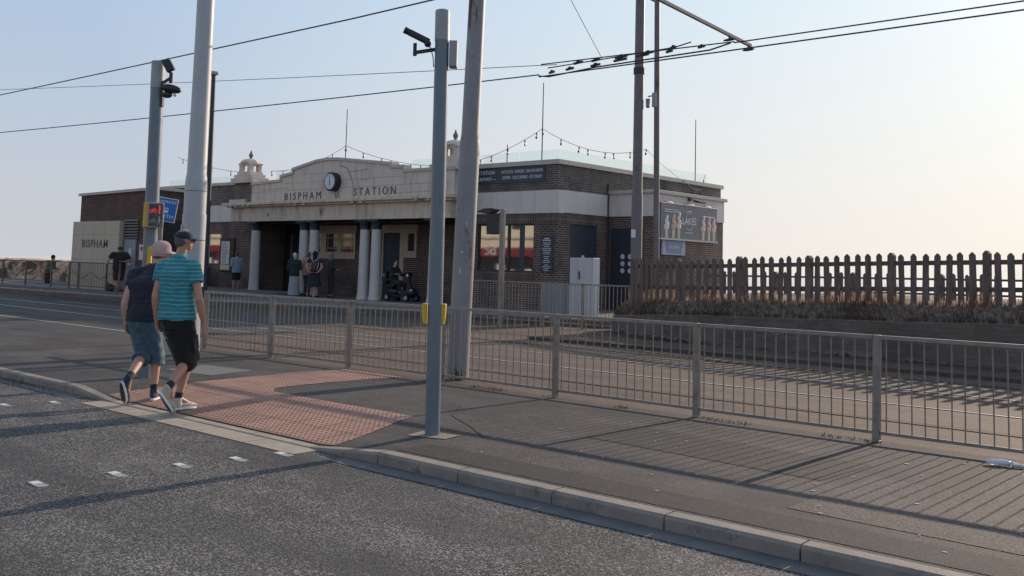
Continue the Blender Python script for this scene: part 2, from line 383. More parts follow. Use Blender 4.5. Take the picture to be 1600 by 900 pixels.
def text(name, s, size, loc, rot, mat, parent=None, ext=0.004, sx=1.0, align='CENTER', spacing=1.0, bold=0.0, fit=None, serif=0):
    cu = bpy.data.curves.new(name, 'FONT'); cu.body = s; cu.size = size; cu.extrude = ext; cu.align_x = align; cu.align_y = 'CENTER'
    cu.space_character = spacing; cu.offset = bold; cu.resolution_u = 2
    t = bpy.data.objects.new(name + '_curve', cu); col.objects.link(t)
    dg = bpy.context.evaluated_depsgraph_get()
    me = bpy.data.meshes.new_from_object(t.evaluated_get(dg))
    bpy.data.objects.remove(t); bpy.data.curves.remove(cu)
    if fit:
        w0 = max(v.co.x for v in me.vertices) - min(v.co.x for v in me.vertices); sx = fit/w0
    Mx = Matrix.Translation(V(loc) - (wloc(parent) if parent else V((0,0,0)))) @ Matrix(rot) @ Matrix.Diagonal((sx, 1, 1, 1))
    me.transform(Mx); me.materials.clear(); me.materials.append(M[mat]); me.name = name
    o = bpy.data.objects.new(name, me); col.objects.link(o)
    if parent: o.parent = parent
    return o
RF = Matrix.Rotation(R(90), 4, 'X')                                  # text facing -Y
RS = Matrix.Rotation(R(90), 4, 'Z') @ Matrix.Rotation(R(90), 4, 'X')  # text facing +X

# ------------------------------------------------------------------ camera, sky, sun
def make_camera():
    yaw, pitch, roll = -0.7166, 0.0815, 0.0264
    fwd = V((math.sin(yaw)*math.cos(pitch), math.cos(yaw)*math.cos(pitch), math.sin(pitch)))
    right = V((math.cos(yaw), -math.sin(yaw), 0)); up = right.cross(fwd)
    r = right*math.cos(roll) + up*math.sin(roll); u = up*math.cos(roll) - right*math.sin(roll)
    cd = bpy.data.cameras.new('camera'); cd.lens = 36*1511.6/1600; cd.sensor_width = 36
    cd.shift_y = -156.4/1600; cd.clip_end = 30000; cd.clip_start = 0.05
    c = bpy.data.objects.new('camera', cd); col.objects.link(c)
    m = Matrix((r, u, -fwd)).transposed().to_4x4(); m.translation = V((0, 0, 1.55)); c.matrix_world = m
    sc.camera = c
make_camera()
SUN_EL = 20.5
SUNDIR = V((0.0*math.cos(R(SUN_EL)) + 0.015, math.cos(R(SUN_EL)), math.sin(R(SUN_EL)))).normalized()
sd = bpy.data.lights.new('sun', 'SUN'); sd.energy = 4.9; sd.angle = R(0.55); sd.color = (1.0, 0.80, 0.62)
so = bpy.data.objects.new('sun', sd); col.objects.link(so); so.rotation_euler = (-SUNDIR).to_track_quat('-Z', 'Y').to_euler(); so.location = (0, 0, 30)

w = bpy.data.worlds.new('World'); sc.world = w; w.use_nodes = True
nt = w.node_tree; bg = nt.nodes['Background']
sky = nt.nodes.new('ShaderNodeTexSky'); sky.sky_type = 'NISHITA'; sky.sun_disc = False
sky.sun_elevation = R(SUN_EL); sky.sun_rotation = R(0.9); sky.air_density = 1.0; sky.dust_density = 2.5; sky.ozone_density = 1.6
# haze along the horizon over the sea
tc = nt.nodes.new('ShaderNodeTexCoord'); sp = nt.nodes.new('ShaderNodeSeparateXYZ'); nt.links.new(tc.outputs['Generated'], sp.inputs[0])
hz = ramp(nt, sp.outputs[2], [(0.0, 0.98), (0.12, 0.95), (0.35, 0.88), (0.7, 0.5)])
dt = nt.nodes.new('ShaderNodeVectorMath'); dt.operation = 'DOT_PRODUCT'; nt.links.new(tc.outputs['Generated'], dt.inputs[0])
dt.inputs[1].default_value = tuple(SUNDIR)
warm = ramp(nt, dt.outputs['Value'], [(0.45, 0), (0.98, 1)])
elev = ramp(nt, sp.outputs[2], [(0.0, 0), (0.28, 1)])
lowc = mixc(nt, warm, (5.6, 5.75, 6.0), (9.2, 8.5, 7.6))
highc = mixc(nt, warm, (4.1, 5.5, 7.5), (7.0, 8.2, 8.9))
hazec = mixc(nt, elev, lowc, highc)
fin = mixc(nt, hz, sky.outputs[0], hazec)
nt.links.new(fin, bg.inputs['Color']); bg.inputs['Strength'].default_value = 0.107
sc.view_settings.view_transform = 'Standard'; sc.view_settings.look = 'None'; sc.view_settings.exposure = 0; sc.view_settings.gamma = 1
sc.cycles.max_bounces = 8; sc.cycles.transparent_max_bounces = 16
sc.cycles.use_denoising = True

# ------------------------------------------------------------------ ground, road, pavement
def drop(x):   # 0..1 how far the kerb is dropped
    if x < -11.615 or x > -6.125: return 0.0
    if x < -10.70: return (x + 11.615)/0.915
    if x > -7.04: return (-6.125 - x)/0.915
    return 1.0
KY = 5.44      # face of the kerb
def pz(x, y):
    t = max(0.0, min(1.0, (6.75 - y)/1.25))
    return -0.085*drop(x)*t
b = MB(); b.add([(-400,-400,-0.14),(400,-400,-0.14),(400,36,-0.14),(-400,36,-0.14)], [(0,1,2,3)])
struct('ground', b, 'ground', 'flat ground under the road and the tram lines')
b = MB(); b.add([(-120,-8.5,-0.10),(60,-8.5,-0.10),(60,KY+0.05,-0.10),(-120,KY+0.05,-0.10)], [(0,1,2,3)])
struct('road', b, 'road', 'dark grey chipped asphalt road in the foreground')
b = MB(); b.box(-120, 60, -13.2, -8.5, -0.12, 0.02)
struct('far_pavement', b, 'pave', 'pavement in front of the shops across the road')
b = MB()
for (x0, x1) in ((-120, -11.2), (-6.5, 60)):
    b.add([(x0, KY-0.21, -0.096), (x1, KY-0.21, -0.096), (x1, KY-0.001, -0.094), (x0, KY-0.001, -0.094)], [(0,1,2,3)])
struct('gutter', b, 'gutter', 'smooth grey gutter strip along the kerb')
# pavement sheet that follows the dropped kerb
xs = [-120, -60, -40, -30, -22, -16, -13] + [-11.615 + 0.1220*i for i in range(46)] + [-5.5, -4, -2, 0, 5, 20, 60]
ys = [5.565 + 0.13*i for i in range(11)] + [7.6, 8.4, 9.35]
b = MB(); n = len(ys)
b.add([(x, y, pz(x, y)) for x in xs for y in ys], [(i*n+j, (i+1)*n+j, (i+1)*n+j+1, i*n+j+1) for i in range(len(xs)-1) for j in range(n-1)], True)
struct('pavement', b, 'pave', 'dark asphalt pavement between the kerb and the guardrail')
# kerb stones with joints
kb = MB(); dk = MB()
x = -60.11
while x < 12:
    x1 = x + 0.915; d0, d1 = drop(x), drop(x1)
    tgt = dk if (d0 > .99 and d1 > .99) else kb
    z0 = -0.005 - 0.085*d0 + 0.003; z1 = -0.005 - 0.085*d1 + 0.003
    a, c = x + 0.006, x1 - 0.006; y0, y1 = KY, KY + 0.127
    prof = lambda X, Z: [(X, y0, -0.16), (X, y0-0.0, Z-0.022), (X, y0+0.018, Z), (X, y1, Z+0.002), (X, y1, -0.16)]
    p, q = prof(a, z0), prof(c, z1)
    tgt.add(p+q, [(0,1,2,3,4)[::-1], (5,6,7,8,9)] + [(i, (i+1) % 5, (i+1) % 5+5, i+5)[::1] for i in range(5)])
    x = x1
struct('kerb', kb, 'kerb', 'row of grey concrete kerb stones edging the pavement')
struct('dropped_kerb', dk, 'dropkerb', 'flush kerb stones at the crossing')
b = MB(); b.add([(-60,KY+.004,-0.16),(12,KY+.004,-0.16),(12,KY+.004,-.099),(-60,KY+.004,-.099),(-60,KY+.12,-0.099),(12,KY+.12,-0.099)], [(0,1,2,3),(3,2,5,4)])
struct('kerb_bedding', b, 'joint', 'dark joints between the kerb stones')
# pale apron stones in front of the dropped kerb
b = MB(); x = -10.85
while x < -6.95:
    x1 = min(x + 0.8, -6.9); b.box(x+.006, x1-.006, KY-0.27, KY-0.006, -0.12, -0.0935); x = x1
struct('crossing_apron', b, 'dropkerb', 'pale flat stones along the crossing edge')

# tactile paving with blisters
def inpoly(p, poly):
    r = False; j = len(poly)-1
    for i in range(len(poly)):
        (xi, yi), (xj, yj) = poly[i], poly[j]
        if (yi > p[1]) != (yj > p[1]) and p[0] < (xj-xi)*(p[1]-yi)/(yj-yi)+xi: r = not r
        j = i
    return r
TP = [(-11.0, 5.57), (-6.85, 5.57), (-7.3, 6.95), (-9.7, 6.95), (-9.98, 7.15), (-10.05, 7.6), (-10.03, 8.5), (-9.92, 9.2), (-11.15, 9.2), (-11.27, 8.5), (-11.15, 7.5), (-11.05, 6.6)]
b = MB(); s = 0.4; tb = MB()
for i in range(-29, -16):
    for j in range(13, 24):
        x0, y0 = i*s, j*s
        # clip tile to the polygon by corner test on a finer grid
        ND = 16
        for a in range(ND):
            for c in range(ND):
                xa, ya = x0 + a*s/ND, y0 + c*s/ND
                if inpoly((xa + s/ND/2, ya + s/ND/2), TP):
                    g0 = .004 if a == 0 else 0; h0 = .004 if c == 0 else 0
                    P = [(xa+g0, ya+h0), (xa+s/ND, ya+h0), (xa+s/ND, ya+s/ND), (xa+g0, ya+s/ND)]
                    tb.add([(u, v, pz(u, v)+0.005) for u, v in P], [(0,1,2,3)])
struct('tactile_paving', tb, 'tactile', 'red tactile paving slabs leading to the crossing')
k = 0.0667; bl = MB()
for i in range(-175, -95):
    for j in range(82, 140):
        x0, y0 = (i+.5)*k, (j+.5)*k
        if inpoly((x0-.02, y0), TP) and inpoly((x0+.02, y0), TP) and inpoly((x0, y0-.02), TP):
            z = pz(x0, y0) + 0.005
            vs = [(x0+.017*math.cos(a), y0+.017*math.sin(a), z) for a in [q*math.pi/3 for q in range(6)]] + \
                 [(x0+.010*math.cos(a), y0+.010*math.sin(a), z+.0055) for a in [q*math.pi/3 for q in range(6)]]
            bl.add(vs, [(q, (q+1) % 6, (q+1) % 6+6, q+6) for q in range(6)] + [(6,7,8,9,10,11)], True)
struct('tactile_blisters', bl, 'tactile_dot', 'raised blisters of the red tactile paving')
M['patch_dark'] = asphalt('repair_asphalt_dark', (0.018, 0.017, 0.018), (0.10, 0.092, 0.09), 150, 0.2, 0.7, 0.004, lo=0.35, hi=1.0)
M['patch_light'] = asphalt('repair_asphalt_light', (0.04, 0.036, 0.035), (0.25, 0.22, 0.205), 110, 0.3, 0.9, 0.005, warm=(0.2,.165,.14), lo=0.35, hi=1.0)
for nm_, mt_, P_, l_ in (('dark', 'patch_dark', [(-5.4,7.35),(-3.1,7.2),(-3.05,8.1),(-5.35,8.25)], 'darker repair patch in the footway'), ('light', 'patch_light', [(-2.9,6.2),(-1.0,6.15),(-.95,8.8),(-2.1,8.85),(-2.15,7.6),(-2.85,7.65)], 'paler worn patch of the footway'), ('trench', 'patch_dark', [(-6.1,5.62),(6,5.62),(6,5.98),(-6.1,6.02)], 'narrow darker strip of asphalt behind the kerb')):
    b = MB(); b.add([(x, y, pz(x,y)+.003) for x, y in P_], [tuple(range(len(P_)))]); struct('asphalt_patch', b, mt_, l_)
b = MB(); random.seed(17)
for k in range(60):
    x, y, r_ = random.uniform(-6, 0), random.uniform(5.8, 9), random.uniform(.008, .022); b.add([(x+r_*math.cos(a), y+r_*.8*math.sin(a), .0065) for a in [q*math.pi/4 for q in range(8)]], [tuple(range(8))])
struct('footway_spots', b, 'worn_paint', 'small pale trodden spots on the footway')
b = MB(); b.add([(x, y, pz(x, y)+.004) for x, y in [(-12.55,7.15),(-11.55,7.25),(-11.75,8.05),(-12.75,7.9)]], [(0,1,2,3)])
struct('concrete_patch', b, 'slab', 'pale rectangular slab set in the asphalt pavement')
# base slab under signal pole and thin asphalt joints
b = MB(); b.add([(x, y, pz(x,y)+.006) for x, y in [(-6.62,6.22),(-6.18,6.28),(-6.22,6.52),(-6.66,6.46)]], [(0,1,2,3)])
struct('pole_footing', b, 'kerb', 'small concrete footing round the central pole')
b = MB()
for pts in ([(-7.55,7.9),(-7.1,7.3),(-6.5,6.95),(-6.0,6.6)],):
    for (xa, ya), (xb, yb) in zip(pts, pts[1:]):
        d = V((xb-xa, yb-ya, 0)).normalized(); q = V((-d.y, d.x, 0))*.009
        b.add([(xa-q.x, ya-q.y, .004), (xb-q.x, yb-q.y, .004), (xb+q.x, yb+q.y, .004), (xa+q.x, ya+q.y, .004)], [(0,1,2,3)])
struct('pavement_joint', b, 'joint', 'dark sealed joint across the pavement')

# track bed
b = MB(); b.add([(-120,9.35,-0.004),(60,9.35,-0.004),(60,26,-0.004),(-120,26,-0.004)], [(0,1,2,3)])
struct('track_bed', b, 'track', 'brownish asphalt surface of the tram lines')
b = MB(); b.add([(-120,9.34,0.0),(-17.5,9.34,0.0),(-19.2,17.5,0.0),(-22.0,24,0),(-120,24,0.0)], [(0,1,2,3,4)])
struct('tram_crossing_surface', b, 'track_dark', 'grey asphalt between the tram rails')
for nm, y in (('near', 10.72), ('near', 12.17), ('far', 13.85), ('far', 15.30)):
    b = MB(); b.add([(-120,y-.03,0.004),(60,y-.03,0.004),(60,y+.03,0.004),(-120,y+.03,0.004)], [(0,1,2,3)])
    b2 = MB(); b2.add([(-120,y+.03,0.006),(60,y+.03,0.006),(60,y+.075,0.006),(-120,y+.075,0.006)], [(0,1,2,3)])
    b3 = MB(); b3.add([(-120,y-.16,0.002),(60,y-.16,0.002),(60,y+.2,0.002),(-120,y+.2,0.002)], [(0,1,2,3)])
    struct('tram_rail', b, 'steel' if y in (12.17, 13.85) else 'rust', 'polished steel rail of the tram track')
    struct('rail_groove', b2, 'joint', 'dark groove beside the tram rail')
b = MB(); b.box(-13.6, 20, 16.25, 16.40, -0.02, 0.06); b.box(-13.6, 20, 16.4, 17.9, -.02, .05)
struct('cess_kerb', b, 'track', 'low kerb along the foot of the retaining wall')
b = MB()
for (xa, ya, xb, yb) in ((-19.0,13.05,-14.7,13.0), (-31,10.0,-18.2,10.05), (-33,14.7,-24,14.75)):
    b.add([(xa,ya,.006),(xb,yb,.006),(xb,yb+.10,.006),(xa,ya+.10,.006)], [(0,1,2,3)])
struct('faded_line', b, 'worn_paint', 'faded pale painted lines between the tram tracks')

# platforms
plat = [(-70,15.4),(-41,16.0),(-32.0,16.6),(-28.4,17.85),(-23.1,19.3),(-20.4,20.2),(-17.3,20.9),(-14.9,21.2),(-14.4,22.2),(-14.4,34),(-70,34)]
b = MB(); b.prism_z(plat, -0.05, 0.185); struct('platform', b, 'platform', 'paved forecourt platform before the station')
b = MB(); fb_ = MB()
for (xa, ya), (xb, yb) in zip(plat[:7], plat[1:8]):
    d = V((xb-xa, yb-ya, 0)).normalized(); q = V((-d.y, d.x, 0))
    A, B = V((xa, ya, 0)) - q*.02, V((xb, yb, 0)) - q*.02
    b.add([A+V((0,0,.165)), B+V((0,0,.165)), B+V((0,0,.2)), A+V((0,0,.2)), A+q*.34+V((0,0,.2)), B+q*.34+V((0,0,.2))], [(0,1,2,3),(3,2,5,4)])
    fb_.add([A+V((0,0,-.02)), B+V((0,0,-.02)), B+V((0,0,.164)), A+V((0,0,.164))], [(0,1,2,3)])
struct('platform_edge', b, 'platedge', 'pale coping along the platform edge')
b = MB(); b.prism_z([(-70,15.75),(-41,16.25),(-32.2,16.85),(-31.4,17.3),(-31.4,24.4),(-70,24.4)], 0.1, 0.30)
b2_ = b
struct('platform_face', fb_, 'stonewall', 'dark stone face below the platform edge')
struct('tram_platform', b, 'platform', 'raised tram platform beside the brick shelter')

# land behind and sea
def terr(x, y):
    h = 0.92 + 0.10*noise.noise(V((x*.15, y*.15, 0))) + .05*noise.noise(V((x*.6, y*.6, 3)))
    return h
b = MB(); X = [-14.2 + 1.2*i for i in range(45)]; Y = [19.7, 20.1, 20.6, 21.5, 23, 25, 27, 29, 31, 33, 35, 36.5, 38]
def tz(x, y):
    h = terr(x, y) - (0.35 if x < -10.0 and y < 24 else 0)
    if y > 36: h -= (y-36)*6
    return h
n = len(Y)
b.add([(x, y if x > -9 else max(y, 20.4 + (y-19.7)*.3), tz(x, y)) for x in X for y in Y], [(i*n+j, (i+1)*n+j, (i+1)*n+j+1, i*n+j+1) for i in range(len(X)-1) for j in range(n-1)], True)
struct('grass_bank', b, 'soil', 'dry grassy bank behind the retaining wall')
b = MB(); b.add([(-9000,36.5,-12),(9000,36.5,-12),(9000,12000,-12),(-9000,12000,-12)], [(0,1,2,3)])
struct('sea', b, 'sea', 'hazy bright sea beyond the promenade')
b = MB()
X = [-120 + 2.0*i for i in range(34)]; Y = [34, 36, 38, 40, 44]
n = len(Y)
b.add([(x, y, -0.1 + 0.35*noise.noise(V((x*.3, y*.3, 1))) + (0.0 if y < 40 else -(y-40)*3)) for x in X for y in Y], [(i*n+j, (i+1)*n+j, (i+1)*n+j+1, i*n+j+1) for i in range(len(X)-1) for j in range(n-1)], True)
struct('clifftop', b, 'cliff_top', 'scrubby clifftop beyond the left platform')
# sandy rock outcrop seen through the left railing
b = MB(); X = [-68 + 0.35*i for i in range(82)]
rows = [(0.0, 0.1), (0.1, 0.35), (0.2, 0.6), (0.35, 0.85), (0.6, 1.0), (1.6, 1.08), (3.4, 1.06), (4.5, 0.3)]
pts = []
for x in X:
    for (dy, t) in rows:
        nn = noise.noise(V((x*1.1, dy*2, 0)))*1.6; n2 = noise.noise(V((x*2.6, t*4, 5)))*1.5
        pts.append((x + .2*n2, 21.0 + dy + .55*nn*(1 if dy < 1 else .3) + .2*n2, 0.2 + t*(0.98 + .10*noise.noise(V((x*.35, 0, 9))) + .05*n2)))
n = len(rows)
b.add(pts, [(i*n+j, (i+1)*n+j, (i+1)*n+j+1, i*n+j+1) for i in range(len(X)-1) for j in range(n-1)], True)
struct('rock_outcrop', b, 'cliff', 'sandy brown rockwork behind the left platform railing')

# crossing studs
p = thing('crossing_stud', 'white square crossing stud nearest the camera on the road', 'road stud', (-7.26, 3.17, -0.1), 'white crossing studs')
b = MB(); b.prism_z([(-.045,-.036),(.045,-.036),(.045,.036),(-.045,.036)], 0.0, 0.008); obj('stud_plate', b, 'white_paint', p, local=True, bevel=.003)
b = MB(); b.box(-.055, .15, -.04, .04, 0.0, 0.003); obj('stud_base', b, 'worn_paint', p, local=True)
for (x, y), l in zip([(-7.2,3.73),(-7.16,4.25),(-7.09,4.72),(-7.02,5.12),(-11.22,4.5),(-11.09,4.98)],
    ['white crossing stud second from the camera, in the right hand row', 'greyer worn crossing stud, third in the right hand row', 'white crossing stud fourth in the right hand row',
     'scuffed crossing stud in the gutter by the right end of the dropped kerb', 'white crossing stud at the left edge beside the kerb', 'small crossing stud by the left end of the dropped kerb']):
    q = dup(p, (x, y, -0.1), l)
    if 'greyer' in l or 'scuffed' in l:
        q.children[0].data = q.children[0].data.copy(); q.children[0].data.materials[0] = M['worn_paint']

# litter bottle
t = thing('plastic_bottle', 'crushed clear plastic bottle lying below the guardrail', 'bottle', (-2.26, 8.92, 0))
b = MB(); b.ell((-2.30, 8.93, .03), (.10,.035,0), (-.012,.042,0), (0,0,.026)); b.cap((-2.2, 8.94, .025), (-2.14, 8.955, .022), .022, .014)
o = obj('bottle_body', b, 'sign_white', t); m_, nt_, b_ = newmat('clear_plastic'); b_.inputs['Base Color'].default_value = (.75,.82,.88,1); b_.inputs['Roughness'].default_value = .12; b_.inputs['Transmission Weight'].default_value = .45
o.data.materials[0] = m_
b = MB(); b.cyl((-2.135,8.956,.022), (-2.11,8.962,.021), .016); obj('bottle_cap', b, 'sign_white', t)

# ------------------------------------------------------------------ front guardrail
GX0, GL, GY = -15.0, 1.9265, 9.26
g = thing('guardrail', 'long grey galvanised pedestrian guardrail beside the tram lines', 'guardrail', (GX0, GY, 0))
for k in range(0, 9):
    x = GX0 + k*GL
    random.seed(40+k); tl_ = random.uniform(-.008,.008)
    b = MB(); b.obox((x+tl_/2, GY, .49), (.033,0,0), (0,.03,0), (tl_,0,.51)); b.box(x-.036,x+.036,GY-.033,GY+.033,-.01,.02)
    b.cyl((x, GY-.036, .82), (x, GY-.03, .82), .008, n=8); b.cyl((x, GY-.036, .2), (x, GY-.03, .2), .008, n=8)
    obj('post', b, 'galv', g, bevel=.005)
    if k == 8: break
    b = MB(); x0, x1 = x + .033, x + GL - .033
    b.box(x0+.002, x1-.002, GY-.024, GY+.024, .962, .998); b.box(x0+.002, x1-.002, GY-.014, GY+.014, .075, .105)
    nb = 16
    for i in range(nb):
        xx = x0 + (i+.5)*(x1-x0)/nb; j_ = random.uniform(-.004,.004); b.cyl((xx+j_, GY, .105), (xx+random.uniform(-.004,.004), GY, .962), .0068, n=6, caps=False)
    obj('railing_panel', b, 'galv', g)

# ------------------------------------------------------------------ left platform railing
g = thing('platform_railing', 'dark railing with a wavy motif along the left tram platform', 'railing', (-44, 16.6, .3))
posts = [-46.8, -44.7, -42.55, -40.45, -38.3, -36.85, -36.15, -34.1, -33.2]
yy = lambda x: 16.62 + (x+44.7)*0.03
for x in posts:
    b = MB(); b.box(x-.028, x+.028, yy(x)-.028, yy(x)+.028, .28, 1.31); obj('post', b, 'pole_brown', g)
for i, (x0, x1) in enumerate(zip(posts, posts[1:])):
    b = MB(); b.bar((x0, yy(x0), 1.29), (x1, yy(x1), 1.29), .045, .035); b.bar((x0, yy(x0), .42), (x1, yy(x1), .42), .03, .03)
    nb = max(3, int((x1-x0)/.11))
    for k in range(1, nb): xx = x0+(x1-x0)*k/nb; b.cyl((xx, yy(xx), .42), (xx, yy(xx), 1.28), .006, n=5, caps=False)
    o = obj('railing_panel', b, 'dark_metal', g)
    w_ = MB(); w_.tube([(x0+(x1-x0)*q/24, yy(x0+(x1-x0)*q/24)-.02, .82+.11*math.sin((x0+(x1-x0)*q/24)*4.6)) for q in range(25)], .012, 5)
    obj('wave_ornament', w_, 'dark_metal', o)

# ------------------------------------------------------------------ railing behind, right of the station forecourt
g = thing('forecourt_railing', 'grey railing in front of the cabinets at the station corner', 'railing', (-16, 20.1, 0))
posts = [-19.6, -17.75, -16.35, -15.0, -13.45]
for x in posts:
    b = MB(); b.box(x-.035, x+.035, 20.07, 20.13, -.02, 1.17); obj('post', b, 'galv', g)
for i, (x0, x1) in enumerate(zip(posts, posts[1:])):
    b = MB(); b.box(x0+.035, x1-.035, 20.08, 20.12, 1.13, 1.165); b.box(x0+.035, x1-.035, 20.085, 20.115, .12, .15)
    nb = int((x1-x0)/.115)
    for k in range(1, nb): xx = x0+(x1-x0)*k/nb; b.cyl((xx, 20.1, .15), (xx, 20.1, 1.13), .009, n=6, caps=False)
    if i == 1:
        for k in range(1, 9): b.cyl((x0, 20.1, .15+.11*k), (x1, 20.1, .15+.11*k), .005, n=5, caps=False)
    obj('railing_panel', b, 'galv', g)

# ------------------------------------------------------------------ retaining wall, fences
wp = [(-14.55,22.0),(-14.45,20.9),(-13.9,19.9),(-12.7,19.1),(-11.0,18.5),(-9.0,18.15),(-6.0,17.95),(-3.0,17.85),(6.0,17.75)]
wh = [.34,.36,.42,.50,.60,.66,.74,.85,1.0]
b = MB(); t_ = 0.32
def offs(i):
    a = V((*wp[max(0,i-1)], 0)); c = V((*wp[min(len(wp)-1,i+1)], 0)); d = (c-a).normalized(); return V((-d.y, d.x, 0))
ring = []
for i, ((x, y), h) in enumerate(zip(wp, wh)):
    q = offs(i); P = V((x, y, 0)); h = h + .0
    ring.append([P + V((0,0,-.05)), P + V((0,0,h)), P + q*t_ + V((0,0,h)), P + q*t_ + V((0,0,-.05))])
for i in range(len(ring)-1):
    A, B = ring[i], ring[i+1]
    b.add([*A, *B], [(0,4,5,1), (1,5,6,2), (2,6,7,3)])
b.add(ring[0], [(0,1,2,3)]); b.add(ring[-1], [(3,2,1,0)])
w_ = obj('retaining_wall', b, 'stonewall'); setp(w_, 'long low dark stone retaining wall under the picket fence', 'wall')
# sloping turf behind wall top
b = MB(); rows = []
for i, ((x, y), h) in enumerate(zip(wp, wh)):
    q = offs(i); P = V((x, y, 0))
    rows.append([P+q*.012+V((0,0,h-.03)), P+q*.05+V((0,0,h+.05+.015*math.sin(i*2.3))), P+q*.30+V((0,0,h+.29+.03*math.sin(i*2))), P+q*1.0+V((0,0,h+.38)), P+q*2.2+V((0,0,h+.30))])
for A, B in zip(rows, rows[1:]):
    b.add([*A, *B], [(j, j+5, j+6, j+1) for j in range(4)], True)
struct('turf_edge', b, 'soil', 'rough turf along the top of the retaining wall')

def along(path, s):
    for (xa, ya, za), (xb, yb, zb) in zip(path, path[1:]):
        L = math.hypot(xb-xa, yb-ya)
        if s <= L: t = s/L; return V((xa+(xb-xa)*t, ya+(yb-ya)*t, za+(zb-za)*t)), V((xb-xa, yb-ya, 0)).normalized()
        s -= L
    return V((xb, yb, zb)), V((xb-xa, yb-ya, 0)).normalized()
def picket_fence(name, label, path, spacing, wdt, hgt, mat, every, pw, n, jitter=.018, base=-.32):
    g = thing(name, label, 'fence', path[0])
    random.seed(11)
    def mk(P, d, w, h, dep, tilt):
        q = V((-d.y, d.x, 0)); up = V((0,0,1)) + d*tilt; b = MB()
        c0, c1 = P - d*w/2, P + d*w/2
        pr = []
        for yo in (-dep/2, dep/2):
            o_ = q*yo
            pr.append([c0+o_+up*base, c1+o_+up*base, c1+o_+up*(h-w*.45), P+d*w*.12+o_+up*h, P-d*w*.12+o_+up*h, c0+o_+up*(h-w*.45)])
        b.add(pr[0]+pr[1], [(0,1,2,3,4,5), (11,10,9,8,7,6)] + [(i, i+6, (i+1) % 6+6, (i+1) % 6) for i in range(6)]); return b
    last = None; prs = []
    for k in range(n):
        P, d = along(path, k*spacing); q = V((-d.y, d.x, 0)); h = hgt + random.uniform(-jitter, jitter)
        if k % every == 0:
            prs.append(P); obj('post', mk(P + q*.02, d, pw, h+.02, pw, random.uniform(-.01,.01)), mat, g)
        else:
            obj('picket', mk(P - q*.035, d, wdt*random.uniform(.94,1.06), h, .022, random.uniform(-.028,.028)), mat, g)
    P, d = along(path, n*spacing); prs.append(P)
    for A, B in zip(prs, prs[1:]):
        for hz_ in (.24, .80):
            b = MB(); b.bar(A+V((0,0,hgt*hz_)), B+V((0,0,hgt*hz_)), .035, .085 if hgt > .8 else .06); obj('rail', b, mat, g)
picket_fence('picket_fence', 'weathered wooden picket fence on top of the retaining wall',
    [(-13.25,19.78,.96),(-12.3,19.38,.97),(-11.0,19.1,.98),(-8.0,18.65,1.08),(-4.0,18.45,1.19),(3.0,18.35,1.33)], .212, .110, .86, 'wood', 8, .12, 61)
picket_fence('picket_fence', 'lower distant wooden picket fence seen through the nearer one',
    [(-16.2,28.5,.85),(-6.5,28.0,.95),(4,28,1.0)], .36, .11, .74, 'wood2', 7, .15, 44)

def blades(name, label, pts, mat, h, wdt, seed=1):
    random.seed(seed); b = MB()
    for P in pts:
        for k in range(1):
            a = random.uniform(0, 6.283); l = h*random.uniform(.45, 1.25); bend = random.uniform(.1, .55)*l; w_ = wdt*random.uniform(.6, 1.3)
            d = V((math.cos(a), math.sin(a), 0)); s = V((-d.y, d.x, 0))
            P = V(P)
            b.add([P-s*w_, P+s*w_, P+d*bend*.35+V((0,0,l*.6))+s*w_*.6, P+d*bend*.35+V((0,0,l*.6))-s*w_*.6, P+d*bend+V((0,0,l))], [(0,1,2,3), (3,2,4)])
    o = obj(name, b, mat); o['kind'] = 'stuff'; setp(o, label, 'grass'); return o
random.seed(5)
pts = []; pts2 = []; pts3 = []
tot = sum(math.hypot(wp[i+1][0]-wp[i][0], wp[i+1][1]-wp[i][1]) for i in range(len(wp)-1))
path = [(x, y, h) for (x, y), h in zip(wp, wh)]
for k in range(24000):
    s = random.uniform(0.6, tot-2); P, d = along(path, s); q = V((-d.y, d.x, 0))
    dens = .35 + .65*max(0, noise.noise(V((s*.9, 0, 2)))*2)
    if random.random() > dens: continue
    o_ = random.uniform(-.02, 1.3) if random.random() < .6 else random.uniform(-.12, .35); (pts if o_ > .35 and random.random() < .6 else pts2).append(P + q*max(o_, .03) + V((0,0,(.29 if o_ > .3 else max(0, o_)*.95+.02))))
for k in range(3200):
    s = random.uniform(0.6, tot-3); P, d = along(path, s); q = V((-d.y, d.x, 0)); 
    if noise.noise(V((s*.7, 0, 7))) > -.05: pts3.append(P + q*random.uniform(.35, .9) + V((0,0,.31)))
blades('dry_grass', 'straw coloured grass growing along the wall top', pts, 'grass', .17, .008, 2)
blades('dark_grass', 'dull brownish grass tufts along the wall top', pts2, 'grass_dark', .10, .010, 3)
blades('dead_weeds', 'taller dead weeds standing in front of the picket fence', pts3, 'grass', .36, .007, 4)
rb_ = MB(); random.seed(31)
for k in range(170):
    s_ = random.uniform(2.5, tot-2); P, d = along(path, s_); q = V((-d.y, d.x, 0))
    if noise.noise(V((s_*.8, 0, 1))) < -.15: continue
    r_ = random.uniform(.02, .07); P = P - q*random.uniform(.02, .28); P.z = .05 + r_*.5
    rb_.ell(P, V((r_*random.uniform(1,2),0,0)), V((0,r_,0)), V((0,0,r_*.8)), 6, 4)
rb_o = obj('rubble', rb_, 'stonewall'); rb_o['kind'] = 'stuff'; setp(rb_o, 'loose stones fallen along the foot of the retaining wall', 'rubble')
pts = []
for k in range(350):
    x = random.gauss(-13.0, .45); pts.append((x, KY-.02-abs(random.gauss(0,.09)), -.1))
for k in range(1400):
    x = random.uniform(-9.5, 0.5)
    if noise.noise(V((x*1.5, 0, 4))) > 0.05: pts.append((x, GY+random.uniform(-.13,.05), 0))
